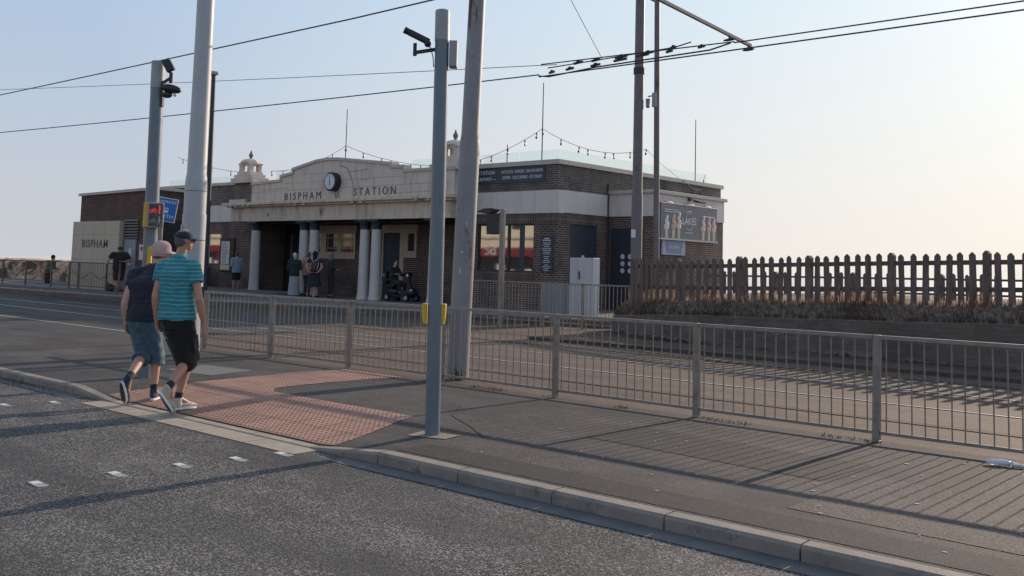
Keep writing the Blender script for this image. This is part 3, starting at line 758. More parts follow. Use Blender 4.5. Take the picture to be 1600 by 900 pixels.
blades('gutter_weeds', 'small green weeds in the gutter and along the guardrail foot', pts, 'weed', .03, .004, 6)

# ------------------------------------------------------------------ poles
t = thing('signal_pole', 'slim blue grey crossing pole with yellow push button boxes in the centre', 'pole', (-6.46, 6.39, 0))
lx, ly = .012, 0.0
b = MB(); b.cyl((-6.46,6.39,-.02), (-6.50,6.39,3.68), .069, .067, 28); obj('shaft', b, 'pole_blue', t)
b = MB(); b.cyl((-6.50,6.39,3.68), (-6.505,6.39,3.97), .071, .070, 28); b.ell((-6.505,6.39,3.97), (.07,0,0),(0,.07,0),(0,0,.02)); obj('top_sleeve', b, 'pole_cap', t)
b = MB(); b.bar((-6.56,6.36,3.60), (-6.72,6.25,3.57), .03, .03); b.cyl((-6.72,6.25,3.54), (-6.72,6.25,3.66), .02); obj('bracket', b, 'black', t)
rt = V((.754, .657, 0)); fw = V((-.657, .754, 0)); up = V((0,0,1))
def wp_(base, r_, f_, z): return V((base[0], base[1], 0)) + rt*r_ + fw*f_ + up*z
B0 = (-6.50, 6.39)
b = MB(); dd = (-rt*.90 + up*.40 - fw*.15).normalized(); c = wp_(B0, -.215, -.05, 3.70)
sdv = dd.cross(up).normalized(); uu = sdv.cross(dd)
b.obox(c, dd*.105, sdv*.032, uu*.028); b.cyl(c+dd*.09, c+dd*.155, .030, .034, 16); b.sph(c-dd*.10-uu*.02, .034); o = obj('sensor', b, 'black', t, bevel=.01)
b = MB(); b.tube([c-dd*.1-uu*.04, wp_(B0,-.10,-.05,3.60), wp_(B0,-.075,-.05,3.50), wp_(B0,-.07,-.03,3.42)], .005, 5); obj('cable', b, 'black', t)
b = MB(); b.obox(wp_(B0, .112, .02, 3.555), rt*.038, fw*.07, up*.125); obj('control_box', b, 'pole_cap', t, bevel=.006)
for s_, nm in ((-1, 'left'), (1, 'right')):
    b = MB(); z0, z1 = 1.0, 1.19
    c = wp_(B0, .1*s_ + .008, .0, 0)
    pr = []
    for f_ in (-.055, .065):
        pr += [c + fw*f_ + rt*s_*(-.035) + up*z0, c + fw*f_ + rt*s_*(-.005) + up*z0, c + fw*f_ + rt*s_*(.008) + up*(z0+.06), c + fw*f_ + rt*s_*(.012) + up*z1, c + fw*f_ + rt*s_*(-.035) + up*z1]
    fs = [(0,1,2,3,4), (9,8,7,6,5)] + [(i, i+5, (i+1) % 5+5, (i+1) % 5) for i in range(5)]
    b.add(pr, fs); obj('push_button_box', b, 'yellow', t, bevel=.008)

t = thing('signal_pole', 'blue grey crossing pole with red man signal behind the walkers', 'pole', (-11.90, 6.49, 0))
B0 = (-11.9, 6.49)
b = MB(); b.cyl((-11.88,6.49,-.02), (-11.97,6.49,3.8), .092, .085, 28); obj('shaft', b, 'pole_blue', t)
b = MB(); b.cyl((-11.97,6.49,3.8), (-11.975,6.49,4.16), .088, .087, 28); obj('top_sleeve', b, 'pole_cap', t)
b = MB(); b.obox(wp_((-11.96,6.49), .085, -.03, 3.72), rt*.012, fw*.035, up*.17)
b.bar(wp_((-11.96,6.49), .08, -.05, 3.86), wp_((-11.96,6.49), .2, -.08, 3.93), .03); b.cyl(wp_((-11.96,6.49), .2,-.08,3.86), wp_((-11.96,6.49), .2,-.08,4.0), .025); obj('bracket', b, 'dark_metal', t)
b = MB(); c = wp_((-11.96,6.49), .165, -.1, 4.09); ax = (rt*.5 - up*.86).normalized(); b.obox(c, ax*.085, (ax.cross(fw))*-.055, fw*.035); obj('floodlight', b, 'black', t, bevel=.008)
b = MB(); c = wp_((-11.96,6.49), .21, -.08, 3.78); b.ell(c, (rt*.14 - up*.02), fw*.07, up*.06); b.ell(c - rt*.05 - up*.08, rt*.07, fw*.05, up*.045); obj('detector', b, 'black', t)
b = MB(); b.sph(c + rt*.055 - up*.075, .028); obj('lens', b, 'sign_white', t)
# pedestrian indicator box
fd = (-fw*.93 + rt*.30).normalized(); sdv = V((-fd.y, fd.x, 0)); c0 = wp_((-11.92,6.49), .10, -.14, 2.10)
b = MB(); b.obox(c0, sdv*.100, fd*.022, up*.165); bx = obj('indicator_box', b, 'pole_cap', t, bevel=.012)
b = MB(); b.obox(c0 + fd*.021, sdv*.084, fd*.003, up*.148); obj('display', b, plain('display_brown_black', (0.065,0.058,0.052), .4), bx)
b = MB(); b.obox(c0 - fd*.075 - sdv*.055, sdv*.098, fd*.052, up*.165); obj('yellow_housing', b, 'yellow', bx, bevel=.01)
def man(bm, c, s, walk=False):
    P = lambda u, v: c + sdv*u*s + up*v*s
    bm.cyl(P(0,.40)+fd*.001, P(0,.40)+fd*.004, .085*s, n=10)
    bm.obox(P(0,.12), sdv*.085*s, fd*.003, up*.17*s)
    if walk: bm.bar(P(0,-.02), P(-.16,-.45), .07*s, .006, up=fd); bm.bar(P(0,-.02), P(.17,-.45), .07*s, .006, up=fd); bm.bar(P(0,.2), P(.18,0), .05*s, .006, up=fd)
    else: bm.obox(P(0,-.22), sdv*.065*s, fd*.003, up*.24*s)
def bike(bm, c, s):
    P = lambda u, v: c + sdv*u*s + up*v*s
    for u in (-.26, .26):
        ring_ = [P(u + .19*math.cos(a), -.12 + .19*math.sin(a)) for a in [q*math.pi/6 for q in range(13)]]
        bm.tube(ring_, .03*s, 4)
    for a, d_ in (((-.26,-.12),(-.08,.17)), ((-.08,.17),(.0,-.12)), ((0,-.12),(-.26,-.12)), ((-.08,.17),(.18,.17)), ((.0,-.12),(.18,.17)), ((.26,-.12),(.17,.3))):
        bm.tube([P(*a), P(*d_)], .028*s, 4)
cf = c0 + fd*.026
b = MB(); man(b, cf + sdv*.046 + up*.072, .125); bike(b, cf - sdv*.030 + up*.060, .105); obj('red_symbol', b, 'red_light', bx)
b = MB(); man(b, cf + sdv*.046 - up*.075, .125, True); bike(b, cf - sdv*.030 - up*.075, .105); obj('unlit_symbol', b, 'icon_grey', bx)
b = MB(); b.obox(wp_((-11.9,6.49), .025, -.10, 1.57), rt*.028, fw*.02, up*.12); obj('push_button_box', b, 'yellow', t, bevel=.006)

# large pale tram pole left
t = thing('tram_pole', 'thick pale grey tram pole with stepped sleeve behind the walkers', 'tram pole', (-14.25, 8.5, 0))
b = MB(); b.lathe((-14.25, 8.5, 0), [(.185,-.02),(.175,.6),(.165,1.2)], 36); b.lathe((-14.25, 8.5, 0), [(.188,1.1),(.188,2.27)], 36); obj('lower_sleeve', b, 'pole_white', t)
b = MB(); b.lathe((-14.25, 8.5, 0), [(.176,2.27),(.176,2.74),(.168,2.86),(.155,2.93),(.144,4.5),(.136,7.6)], 36); obj('shaft', b, 'pole_white', t)
b = MB(); b.lathe((-14.25, 8.5, 0), [(.1895,1.84),(.1895,1.855)], 36); b.lathe((-14.25, 8.5, 0), [(.1778,2.64),(.1778,2.648)], 36); obj('strap', b, 'dark_metal', t)
b = MB(); b.obox(wp_((-14.25,8.5), -.155, -.12, 2.0), rt*.012, fw*.02, up*.09); b.cyl(wp_((-14.25,8.5), -.04, -.19, 2.08), wp_((-14.25,8.5), -.04, -.20, 2.08), .012); obj('inspection_plate', b, 'cream', t)
# weathered tram pole middle (leans)
t = thing('tram_pole', 'weathered peeling tram pole right of the centre pole, leaning slightly', 'tram pole', (-9.32, 9.68, 0))
def axp(z): return V((-9.33 + .030*z + .0, 9.68, z))
def leanlathe(b, prof, n=32):
    vs = []
    for r, z in prof:
        c = axp(z); vs += [(c.x + r*math.cos(2*math.pi*i/n), c.y + r*math.sin(2*math.pi*i/n), z) for i in range(n)]
    b.add(vs, [(k*n+i, k*n+(i+1) % n, (k+1)*n+(i+1) % n, (k+1)*n+i) for k in range(len(prof)-1) for i in range(n)], True)
b = MB(); leanlathe(b, [(.150,-.02),(.148,.1),(.146,1.5),(.143,3.20),(.136,3.28),(.124,3.36),(.117,5.0),(.105,8.2)]); obj('shaft', b, 'pole_worn', t)
b = MB()
for k in range(9):
    a = -1.55 + k*.07; r = .1525; q = axp(.02)
    h = .10 + .05*math.sin(k*1.7); b.add([(q.x+r*math.cos(a+.5), q.y+r*math.sin(a+.5), 0.0), (q.x+r*math.cos(a+.57), q.y+r*math.sin(a+.57), 0.0), (q.x+r*math.cos(a+.57), q.y+r*math.sin(a+.57), h), (q.x+r*math.cos(a+.5), q.y+r*math.sin(a+.5), h)], [(0,1,2,3)])
obj('scorched_base', b, 'black', t)
m_ = plain('peeled_red_primer', (0.20, 0.045, 0.045), .8, var=.3, scale=12); _n = noise_tex(m_.node_tree, 2.6, 6, .7, (1,1,.35)); m_.node_tree.links.new(ramp(m_.node_tree, _n, [(.47, 0), (.50, 1)]), m_.node_tree.nodes['Principled BSDF'].inputs['Alpha'])
b = MB()
for k in range(14):
    for j in range(10):
        z0, z1 = 4.4 + j*.12, 4.52 + j*.12; a0, a1 = -1.9 + k*.11, -1.79 + k*.11
        P = lambda a, z: (axp(z).x + (.1235 - (z-3.36)*.0038 + .003)*math.cos(a), 9.68 + (.1235 - (z-3.36)*.0038 + .003)*math.sin(a), z)
        b.add([P(a0, z0), P(a1, z0), P(a1, z1), P(a0, z1)], [(0,1,2,3)], True)
obj('peeling_patch', b, m_, t)
b = MB()
for a, z, w_, h_ in ((-1.05, 1.72, .14, .03), (-1.15, 1.45, .09, .07), (-.75, 2.1, .08, .05)):
    r = .1468; q = axp(z); b.add([(q.x+r*math.cos(a), q.y+r*math.sin(a), z), (q.x+r*math.cos(a+w_), q.y+r*math.sin(a+w_), z), (q.x+r*math.cos(a+w_), q.y+r*math.sin(a+w_), z+h_), (q.x+r*math.cos(a), q.y+r*math.sin(a), z+h_)], [(0,1,2,3)])
obj('sticker_remnant', b, 'poster', t)
b = MB(); b.bar((-9.2, 9.65, 6.62), (-9.2, 17.9, 6.20), .055, .06); b.bar((-9.2, 13.6, 6.36), (-9.2, 14.3, 6.33), .03, .07); obj('bracket_arm', b, 'pole_brown', t)
for y in (17.80, 17.0):
    b = MB()
    z = 6.22 - (0.0 if y > 17.5 else -.05); b.cyl((-9.2, y, z-.10), (-9.2, y, z), .02); b.ell((-9.2, y, z-.12), (.14,0,0), (0,.03,0), (0,0,.028)); obj('insulator', b, 'dark_metal', t)
# right tram pole and thin mast
t = thing('tram_pole', 'tall brown grey stepped tram pole behind the end of the picket fence', 'tram pole', (-13.33, 20.1, .7))
b = MB(); b.lathe((-13.38, 20.1, 0), [(.142,.3),(.138,3.36),(.125,3.46),(.114,9.2)], 28); obj('shaft', b, 'pole_brown', t)
b = MB(); b.lathe((-13.38, 20.1, 6.45), [(.142,0),(.142,.16)], 24); obj('collar', b, 'dark_metal', t)
b = MB(); b.obox((-13.38,19.955,2.45), (.06,0,0), (0,.01,0), (0,0,.10)); obj('number_plate', b, 'sign_white', t)
t = thing('lamp_mast', 'thin brown mast with small camera beside the right tram pole', 'mast', (-13.1, 20.4, .8))
b = MB(); b.cyl((-12.98,20.4,.6), (-13.08,20.4,9.2), .076, .066, 20); obj('shaft', b, 'pole_brown', t)
b = MB(); b.cyl((-13.24,20.3,5.68), (-13.24,20.3,5.84), .05, .06); b.sph((-13.24,20.3,5.66), .055); b.bar((-13.24,20.3,5.90), (-13.04,20.38,5.93), .03); b.box(-13.10,-13.0,20.27,20.34,5.62,5.98); obj('camera_head', b, 'pole_cap', t)
# black street lamp far left
t = thing('street_lamp', 'slim black street lamp with short flat head behind the big left pole', 'street lamp', (-29.65, 18.2, .2))
b = MB(); b.cyl((-29.65,18.2,.15), (-29.75,18.2,7.95), .105, .075, 18); obj('column', b, 'dark_metal', t)
b = MB(); b.box(-30.45, -29.62, 18.08, 18.32, 7.93, 8.06); obj('lamp_head', b, 'pole_cap', t, bevel=.03)

# blue sign on leaning post
t = thing('tramway_sign', 'tilted blue rectangular sign half hidden by the left signal pole', 'sign', (-16.45, 9.0, 0))
tl = R(-8)
def sg(u, v, d=0):  # sign plane coordinates, facing the camera
    c = V((-16.24, 9.0, 2.43)); n_ = V((.85,-.52,0)).normalized(); r_ = V((-n_.y, n_.x, 0))
    return c + (r_*math.cos(tl) + up*math.sin(tl))*u + (up*math.cos(tl) - r_*math.sin(tl))*v + n_*d
def quadbox(b, u, v, w_, h_, d0, d1):
    pr = [sg(u+a*w_, v+c*h_, d) for d in (d0, d1) for a, c in ((-1,-1),(1,-1),(1,1),(-1,1))]
    b.add(pr, [(3,2,1,0), (4,5,6,7), (0,1,5,4), (1,2,6,5), (2,3,7,6), (3,0,4,7)])
b = MB(); quadbox(b, .07, 0, .21, .215, -.01, .0); obj('border', b, 'sign_white', t, bevel=.004)
b = MB(); quadbox(b, .07, 0, .198, .203, .001, .004); obj('panel', b, 'blue', t)
b = MB(); quadbox(b, .10, -.01, .035, .045, .005, .007); obj('tram_pictogram', b, 'sign_white', t)
b = MB(); quadbox(b, .10, .005, .024, .014, .008, .009); obj('pictogram_window', b, 'blue', t)
n_ = V((.85,-.52,0)).normalized(); r_ = V((-n_.y, n_.x, 0))
X_ = (r_*math.cos(tl) + up*math.sin(tl)); Y_ = (up*math.cos(tl) - r_*math.sin(tl))
RM = Matrix((X_, Y_, n_)).transposed().to_4x4()
text('lettering', 'TRAMWAY', .080, sg(.07,.14,.007), RM, 'sign_white', t, .001, sx=.95)
text('lettering', 'NORTH', .085, sg(.07,-.12,.007), RM, 'sign_white', t, .001, sx=1.15)
b = MB(); b.cyl((-16.35,9.06,-.02), (-16.28,9.06,2.6), .035); obj('post', b, 'galv', t)

# far signal post with black head
t = thing('tram_signal', 'grey post with a black tram signal head in front of the takeaway window', 'signal', (-17.3, 19.5, 0))
b = MB(); b.box(-17.34, -17.21, 19.44, 19.54, -.02, 3.10); obj('post', b, 'galv', t, bevel=.01)
b = MB(); b.box(-17.80, -17.40, 19.42, 19.62, 2.42, 2.98); b.prism_y([(-18.2,3.04),(-17.7,2.96),(-17.5,3.10),(-17.62,3.13),(-17.9,3.13)], 19.40, 19.64); b.bar((-17.8,19.5,2.9), (-17.3,19.5,2.98), .05)
obj('signal_head', b, 'black', t, bevel=.01)

# cabinets
t = thing('utility_cabinet', 'tall pale grey utility cabinet behind the forecourt railing', 'cabinet', (-16.45, 22.0, 0))
b = MB(); b.box(-16.90,-16.08,22,22.32,0.0,1.86); obj('body', b, 'cab_white', t, bevel=.012)
b = MB(); b.box(-16.88,-16.62,21.985,22.0,.08,1.84); b.box(-16.605,-16.10,21.985,22.0,.08,1.84); obj('door', b, 'cab_white', t, bevel=.006)
b = MB(); b.box(-16.56,-16.52,21.965,21.984,1.25,1.48); obj('handle', b, 'black', t)
t = thing('utility_cabinet', 'low blue grey utility cabinet left of the tall one', 'cabinet', (-17.5, 22.0, 0))
b = MB(); b.box(-17.98,-17.08,22.05,22.45,0,1.10); obj('body', b, 'cab_grey', t, bevel=.012)
b = MB(); b.box(-17.95,-17.54,22.035,22.05,.08,1.06); b.box(-17.52,-17.11,22.035,22.05,.08,1.06); obj('door', b, 'cab_grey', t, bevel=.006)

# ------------------------------------------------------------------ station building
F0 = .185
S = thing('station_building', 'low brick tram station with cream portico, columns and stepped pediment', 'building', (-29, 24.6, F0))
FY = 24.6; XR = -19.44; XL = -44.5; YB = 35.3
# lower brick, front right block, with shop window opening
b = MB()
b.box(-23.85, -22.97, FY, FY+.3, 0, 3.25)
b.box(-22.97, -20.42, FY, FY+.3, 0, 1.15); b.box(-20.42, XR, FY, FY+.3, 0, 3.0)
# left block with notice window
b.box(-44.5, -40.0, FY, FY+.3, 0, 3.25); b.box(-40.0, -38.85, FY, FY+.3, 0, 1.36); b.box(-40.0, -38.85, FY, FY+.3, 2.69, 3.25); b.box(-38.85, -35.9, FY, FY+.3, 0, 3.25)
# side wall with door opening
b.box(XR-.3, XR, FY+.3, 25.3, 0, 3.0); b.box(XR-.3, XR, 26.8, YB, 0, 3.3)
b.box(-44.5, XR-.3, YB-.3, YB, 0, 4.9); b.box(-44.5, -44.2, FY+.3, YB-.3, 0, 4.9)
# bay block
b.box(XR, -17.57, 27.45, 27.65, 0, 3.37); b.box(-17.77, -17.57, 27.65, 32.1, 0, 3.37); b.box(XR, -17.77, 31.9, 32.1, 0, 3.37)
obj('brick_wall', b, 'brick', S)
b = MB(); b.box(-22.97, XR+.004, FY-.004, FY+.28, 3.0, 3.34); b.box(XR-.28, XR+.006, FY-.002, 27.44, 3.01, 3.38); b.box(-22.97, -20.4, FY-.03, FY+.2, 1.15, 1.38)
obj('soldier_course', b, 'soldier', S)
b = MB()
b.box(-24.45, XR+.003, FY-.004, FY+.3, 4.09, 4.93); b.box(XR-.3, XR+.005, FY-.002, YB, 4.10, 4.93); b.box(-24.45, -23.35, 23.95, 24.7, 3.95, 4.90)
obj('parapet_brick', b, 'brick_top', S)
b = MB(); b.box(-44.5, -37.0, FY, FY+.3, 4.0, 4.9); b.box(-37.05, -35.45, 23.95, 24.7, 3.95, 4.86)
obj('parapet_brick', b, 'brick_top', S)
b = MB(); b.box(-23.4, XR+.035, FY-.03, FY+.3, 3.34, 4.09); b.box(XR-.3, XR+.03, FY+.301, 27.45, 3.37, 4.10); obj('render_band', MB().box(-44.5, -36.5, FY-.03, FY+.3, 3.25, 4.0), 'band', S)
b.box(XR, -17.545, 27.42, 27.60, 3.37, 4.14); b.box(-17.75, -17.545, 27.60, 32.13, 3.37, 4.14)
obj('render_band', b, 'band', S)
b = MB(); b.box(-23.3, XR+.10, FY-.09, FY+.4, 4.93, 5.09); b.box(XR-.4, XR+.10, FY+.401, YB+.08, 4.93, 5.09); obj('coping', MB().box(-44.5, -37.0, FY-.09, FY+.4, 4.9, 5.04), 'coping', S, bevel=.012)
obj('coping', b, 'coping', S, bevel=.012); b = MB()
b.box(XR, -17.45, 27.33, 27.6, 4.142, 4.26); b.box(-17.7, -17.45, 27.601, 32.22, 4.142, 4.26); obj('coping', b, 'coping', S, bevel=.012)
obj('pier_cap', MB().box(-37.2, -35.95, 23.82, 24.5, 3.97, 4.16), 'coping', S, bevel=.012)
b = MB(); b.box(-24.0, -23.1, 23.82, 24.5, 3.97, 4.16)
obj('coping', b, 'coping', S, bevel=.012)
b = MB(); b.box(-44.2, XR-.3, FY+.3, YB-.3, 4.5, 4.6); b.box(XR-.3, -17.6, 27.5, 32.0, 4.02, 4.12); obj('roof', b, 'platform', S)
# portico
PY = 23.7
b = MB(); b.box(-35.85, -23.45, PY, PY+.45, 3.18, 3.78); b.box(-36.95, -35.85, PY+.1, FY, 3.20, 3.78); b.box(-35.9,-23.40, PY-.025, PY+.4, 3.18, 3.29)
b.box(-23.85, -23.40, PY+.45, FY-.03, 3.2, 3.78)
obj('entablature', b, 'cream2', S, bevel=.008)
b = MB(); b.box(-37.1, -23.05, PY-.30, PY+.42, 3.86, 3.975); b.box(-36.9, -23.2, PY-.16, PY+.40, 3.78, 3.86); b.box(-37.1, -36.6, PY-.02+.42, FY-.05, 3.86, 3.975)
for xx in (-36.5,-36.1,-35.55,-35.2,-31.9,-31.35,-28.4,-27.9,-24.9,-24.3): b.box(xx-.09, xx+.09, PY-.27, PY-.03, 3.79, 3.858)
obj('cornice', b, 'cream2', S, bevel=.008)
ped = [(-35.45,3.975),(-23.35,3.975),(-23.35,4.86),(-25.9,4.88),(-25.92,5.04),(-26.6,5.06),(-26.62,5.18),(-29.6,5.50),(-30.3,5.54),(-31.0,5.50),(-32.55,5.24),(-32.57,5.08),(-33.35,4.98),(-33.37,4.80),(-35.45,4.74)]
b = MB(); b.prism_y(ped, PY+.08, PY+.36); obj('pediment', b, 'cream', S)
top = ped[2:]; b = MB()
for (xa, za), (xb, zb) in zip(top, top[1:]):
    dx = .04 if abs(xa-xb) < .1 else 0
    poly = [(xb, zb), (xa, za), (xa, za+.11), (xb, zb+.11)] if abs(xa-xb) > .1 else [(xb-.05, min(za,zb)), (xb+.05, min(za,zb)), (xb+.05, max(za,zb)+.109), (xb-.05, max(za,zb)+.109)]
    ar = sum(poly[i][0]*poly[(i+1) % 4][1]-poly[(i+1) % 4][0]*poly[i][1] for i in range(4))
    if ar < 0: poly = poly[::-1]
    k_ = .002 if abs(xa-xb) < .1 else 0
    b.prism_y(poly, PY+.02-k_, PY+.40+k_)
obj('pediment_coping', b, 'coping', S)
text('lettering', 'BISPHAM', .43, (-31.88, PY+.077, 4.16), RF, 'letter', S, .012, spacing=1.5, fit=2.34, serif=.055)
text('lettering', 'STATION', .43, (-27.5, PY+.077, 4.22), RF, 'letter', S, .012, spacing=1.5, fit=2.36, serif=.055)
# cracks and rust
b = MB()
def crk(pts, w_=.018):
    for (xa, za), (xb, zb) in zip(pts, pts[1:]): b.bar((xa, PY+.078, za), (xb, PY+.078, zb), .006, w_)
crk([(-29.6,5.3),(-29.2,5.2),(-28.95,4.95),(-28.85,4.7),(-28.75,4.55),(-28.75,4.2),(-28.7,4.0)], .035)
crk([(-29.1,5.02),(-27.9,5.08)]); crk([(-28.3,5.05),(-28.3,4.68)]); crk([(-28.3,4.68),(-27.9,4.69)]); crk([(-33.1,4.3),(-33.1,4.0)]); crk([(-34.7,4.5),(-32.9,4.53)], .012); crk([(-26.9,4.2),(-26.5,4.4)]); crk([(-26.6,4.12),(-24.4,4.15)], .012)
crk([(-35.3,4.42),(-23.5,4.44)], .008); crk([(-33.2,4.72),(-26,4.74)], .007); crk([(-31.9,5.05),(-29.9,5.06)], .008)
for q_ in range(14): crk([(-35.0+q_*.83,4.0+.44*(q_%2)),(-35.0+q_*.83,4.40+.3*(q_%2))], .007)
crk([(-34.4,4.4),(-34.4,4.0)], .01)
obj('crack', b, 'crack', S)
b = MB(); b.add([(-29.93,PY+.077,4.42),(-29.78,PY+.077,4.0),(-29.55,PY+.077,4.0),(-29.62,PY+.077,4.42)], [(0,1,2,3)])
b.add([(-30.65,PY-.028,3.72),(-30.6,PY-.028,3.38),(-30.42,PY-.028,3.36),(-30.3,PY-.028,3.72)], [(0,1,2,3)])
b.add([(-34.15,PY-.003,3.5),(-34.1,PY-.003,3.36),(-33.98,PY-.003,3.36),(-33.95,PY-.003,3.52)], [(0,1,2,3)])
obj('rust_stain', b, 'stain', S)
# columns
for x in (-35.18, -31.84, -31.18, -28.12, -27.46, -24.38):
    b = MB(); y = PY+.22
    b.lathe((x, y, F0), [(.245,0),(.245,.06),(.235,.08),(.225,.16),(.215,.2),(.2,.9),(.19,1.7),(.178,2.62)], 28)
    c_ = obj('column', b, 'column', S)
    b = MB(); b.lathe((x, y, F0), [(.185,2.62),(.19,2.70),(.185,2.74),(.25,2.92)], 20); b.box(x-.30, x+.30, y-.24, y+.24, F0+2.92, 3.178); obj('capital', b, 'capital', c_)
# roof lanterns
for x, wd in ((-36.2, 1), (-23.75, 1)):
    b = MB(); y = 24.1
    b.box(x-.85, x+.80, y-.35, y+.5, 4.87, 5.09); b.box(x-.66, x+.62, y-.30, y+.44, 5.09, 5.24); b.box(x-.50, x+.48, y-.26, y+.40, 5.24, 5.36)
    for i in (-1, 1):
        for j in (-1, 1): b.box(x+i*.30-.11, x+i*.30+.11, y+.07+j*.22-.08, y+.07+j*.22+.08, 5.36, 5.66)
    b.box(x-.44, x+.44, y-.26, y+.40, 5.66, 5.74)
    b.lathe((x, y+.07, 5.74), [(.46,0),(.44,.07),(.34,.15),(.14,.20)], 8, smooth=False)
    l_ = obj('roof_lantern', b, 'cream', S, bevel=.01)
    b = MB(); b.lathe((x, y+.07, 5.94), [(.07,0),(.05,.05),(.09,.12),(.10,.18),(.05,.26),(.015,.38)], 12); obj('finial', b, 'crack', l_)
# porch recess
IY = 25.9
obj('porch_brick', MB().box(-34.3, -31.0, IY, IY+.2, F0, 1.70).box(-31.0,-30.4, IY, IY+.2, F0, 3.18), 'brick', S)
obj('porch_pier', MB().box(-36.2, -35.9, FY+.3, IY+.2, F0, 3.2), 'brick', S)
b = MB(); b.box(-28.05, -26.3, IY, IY+.2, F0, 1.80); b.box(-26.3, -23.85, IY, IY+.2, F0, 3.18); b.box(-27.35,-26.3, IY, IY+.2, 1.80, 3.18)
b.box(-24.15,-23.85, FY+.3, IY, F0, 3.2)
obj('porch_brick', b, 'brick', S)
b = MB(); b.box(-34.3, -31.0, IY-.01, IY+.2, 2.80, 3.18); b.box(-30.4, -27.35, IY-.01, IY+.2, 2.85, 3.18); obj('porch_frieze', b, 'cream2', S)
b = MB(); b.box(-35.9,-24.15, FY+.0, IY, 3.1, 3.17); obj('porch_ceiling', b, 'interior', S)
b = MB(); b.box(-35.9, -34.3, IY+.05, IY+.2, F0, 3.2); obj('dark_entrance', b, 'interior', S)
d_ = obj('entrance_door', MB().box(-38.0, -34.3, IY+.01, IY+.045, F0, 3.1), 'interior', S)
b = MB()
for xx in (-35.35, -34.75): b.box(xx-.03, xx+.03, IY-.02, IY+.01, 1.6, 2.75)
obj('door_glazing_bar', b, 'door_grey', d_)
obj('door_notice', MB().box(-35.1, -34.9, IY-.015, IY+.009, 1.5, 1.8), 'poster', d_)
# cream windows in porch
b = MB(); b.box(-34.3, -31.0, IY-.03, IY-.011, 1.70, 1.98); b.box(-34.3,-31.0, IY-.03, IY-.011, 2.74, 2.82)
xs_ = [-34.3, -33.5, -33.15, -32.45, -32.28, -31.62, -31.5]
wins = [(-33.95,-33.28), (-32.92,-32.18), (-31.90,-31.12)]
xx = -34.3
for (a, c) in wins: b.box(xx, a, IY-.03, IY-.011, 1.98, 2.74); xx = c
b.box(xx, -31.0, IY-.03, IY-.011, 1.98, 2.74)
fr = obj('window_frame', b, 'frame', S)
for (a, c) in wins:
    p_ = obj('pane', MB().box(a, c, IY-.009, IY-.002, 1.98, 2.74), 'window', fr)
    b = MB()
    for xx in (a+.12, c-.12): b.box(xx-.012, xx+.012, IY-.022, IY-.010, 1.98, 2.74)
    for zz in (2.14, 2.56): b.box(a, c, IY-.0215, IY-.0105, zz-.012, zz+.012)
    obj('glazing_bar', b, 'frame', fr)
# ticket doorway
b = MB(); b.box(-29.71,-29.44, IY-.05, IY, F0, 2.85); b.box(-29.33,-29.26, IY-.05, IY, F0, 2.85); b.box(-28.28,-28.06, IY-.05, IY, F0, 2.85); b.box(-29.26,-28.28, IY-.05, IY, 2.78, 2.85); b.box(-28.06,-27.35, IY-.05, IY-.001, 1.80, 2.06); b.box(-27.46,-27.35, IY-.05, IY-.001, 2.06, 2.85); b.box(-28.06,-27.46,IY-.05,IY-.001,2.74,2.85); b.box(-28.06,-27.84,IY-.045,IY-.002,2.06,2.74)
df = obj('door_frame', b, 'frame', S)
obj('door_leaf', MB().box(-29.26, -28.28, IY-.002, IY+.05, F0, 2.78), 'door', df)
obj('wall_panel', MB().box(-29.44, -29.33, IY+.003, IY+.05, F0, 2.85), 'brick', S)
obj('side_pane', MB().box(-27.84, -27.46, IY-.008, IY+.0, 2.06, 2.74), 'window', df)
obj('wall_panel', MB().box(-30.4, -29.71, IY+.002, IY+.2, F0, 2.85), 'brick', S)
# shop window
b = MB(); x0, x1, z0, z1 = -22.97, -20.42, 1.38, 3.0
for a, c in ((x0, x0+.07), (x1-.06, x1), (-21.62,-21.52)): b.box(a, c, FY+.06, FY+.14, z0, z1)
b.box(x0+.07, -21.62, FY+.06, FY+.14, z0, z0+.06); b.box(-21.52, x1-.06, FY+.06, FY+.14, z0, z0+.06); b.box(x0+.07, -21.62, FY+.06, FY+.14, z1-.06, z1); b.box(-21.52, x1-.06, FY+.06, FY+.14, z1-.06, z1)
wf = obj('shop_window_frame', b, 'dark_metal', S)
b = MB(); b.box(x0+.07, -21.62, FY+.09, FY+.10, z0+.06, z1-.06); obj('pane', b, 'mirror', wf)
b = MB(); b.box(-21.52, -21.1, FY+.09, FY+.10, z0+.06, z1-.06); b.box(-20.88, x1-.06, FY+.09, FY+.10, z0+.06, z1-.06); obj('pane', b, 'mirror', wf)
obj('window_blind', MB().box(-21.1, -20.88, FY+.085, FY+.10, z0+.06, z1-.06), 'door', wf)
# left window behind big pole
b = MB(); b.box(-40.0,-39.9, FY+.04, FY+.1, 1.36, 2.69); b.box(-39.02,-38.85, FY+.04, FY+.1, 1.36, 2.69); wl = obj('window_frame', b, 'frame', S)
obj('pane', MB().box(-39.9,-39.02, FY+.06, FY+.08, 1.36, 2.69), 'mirror', wl)
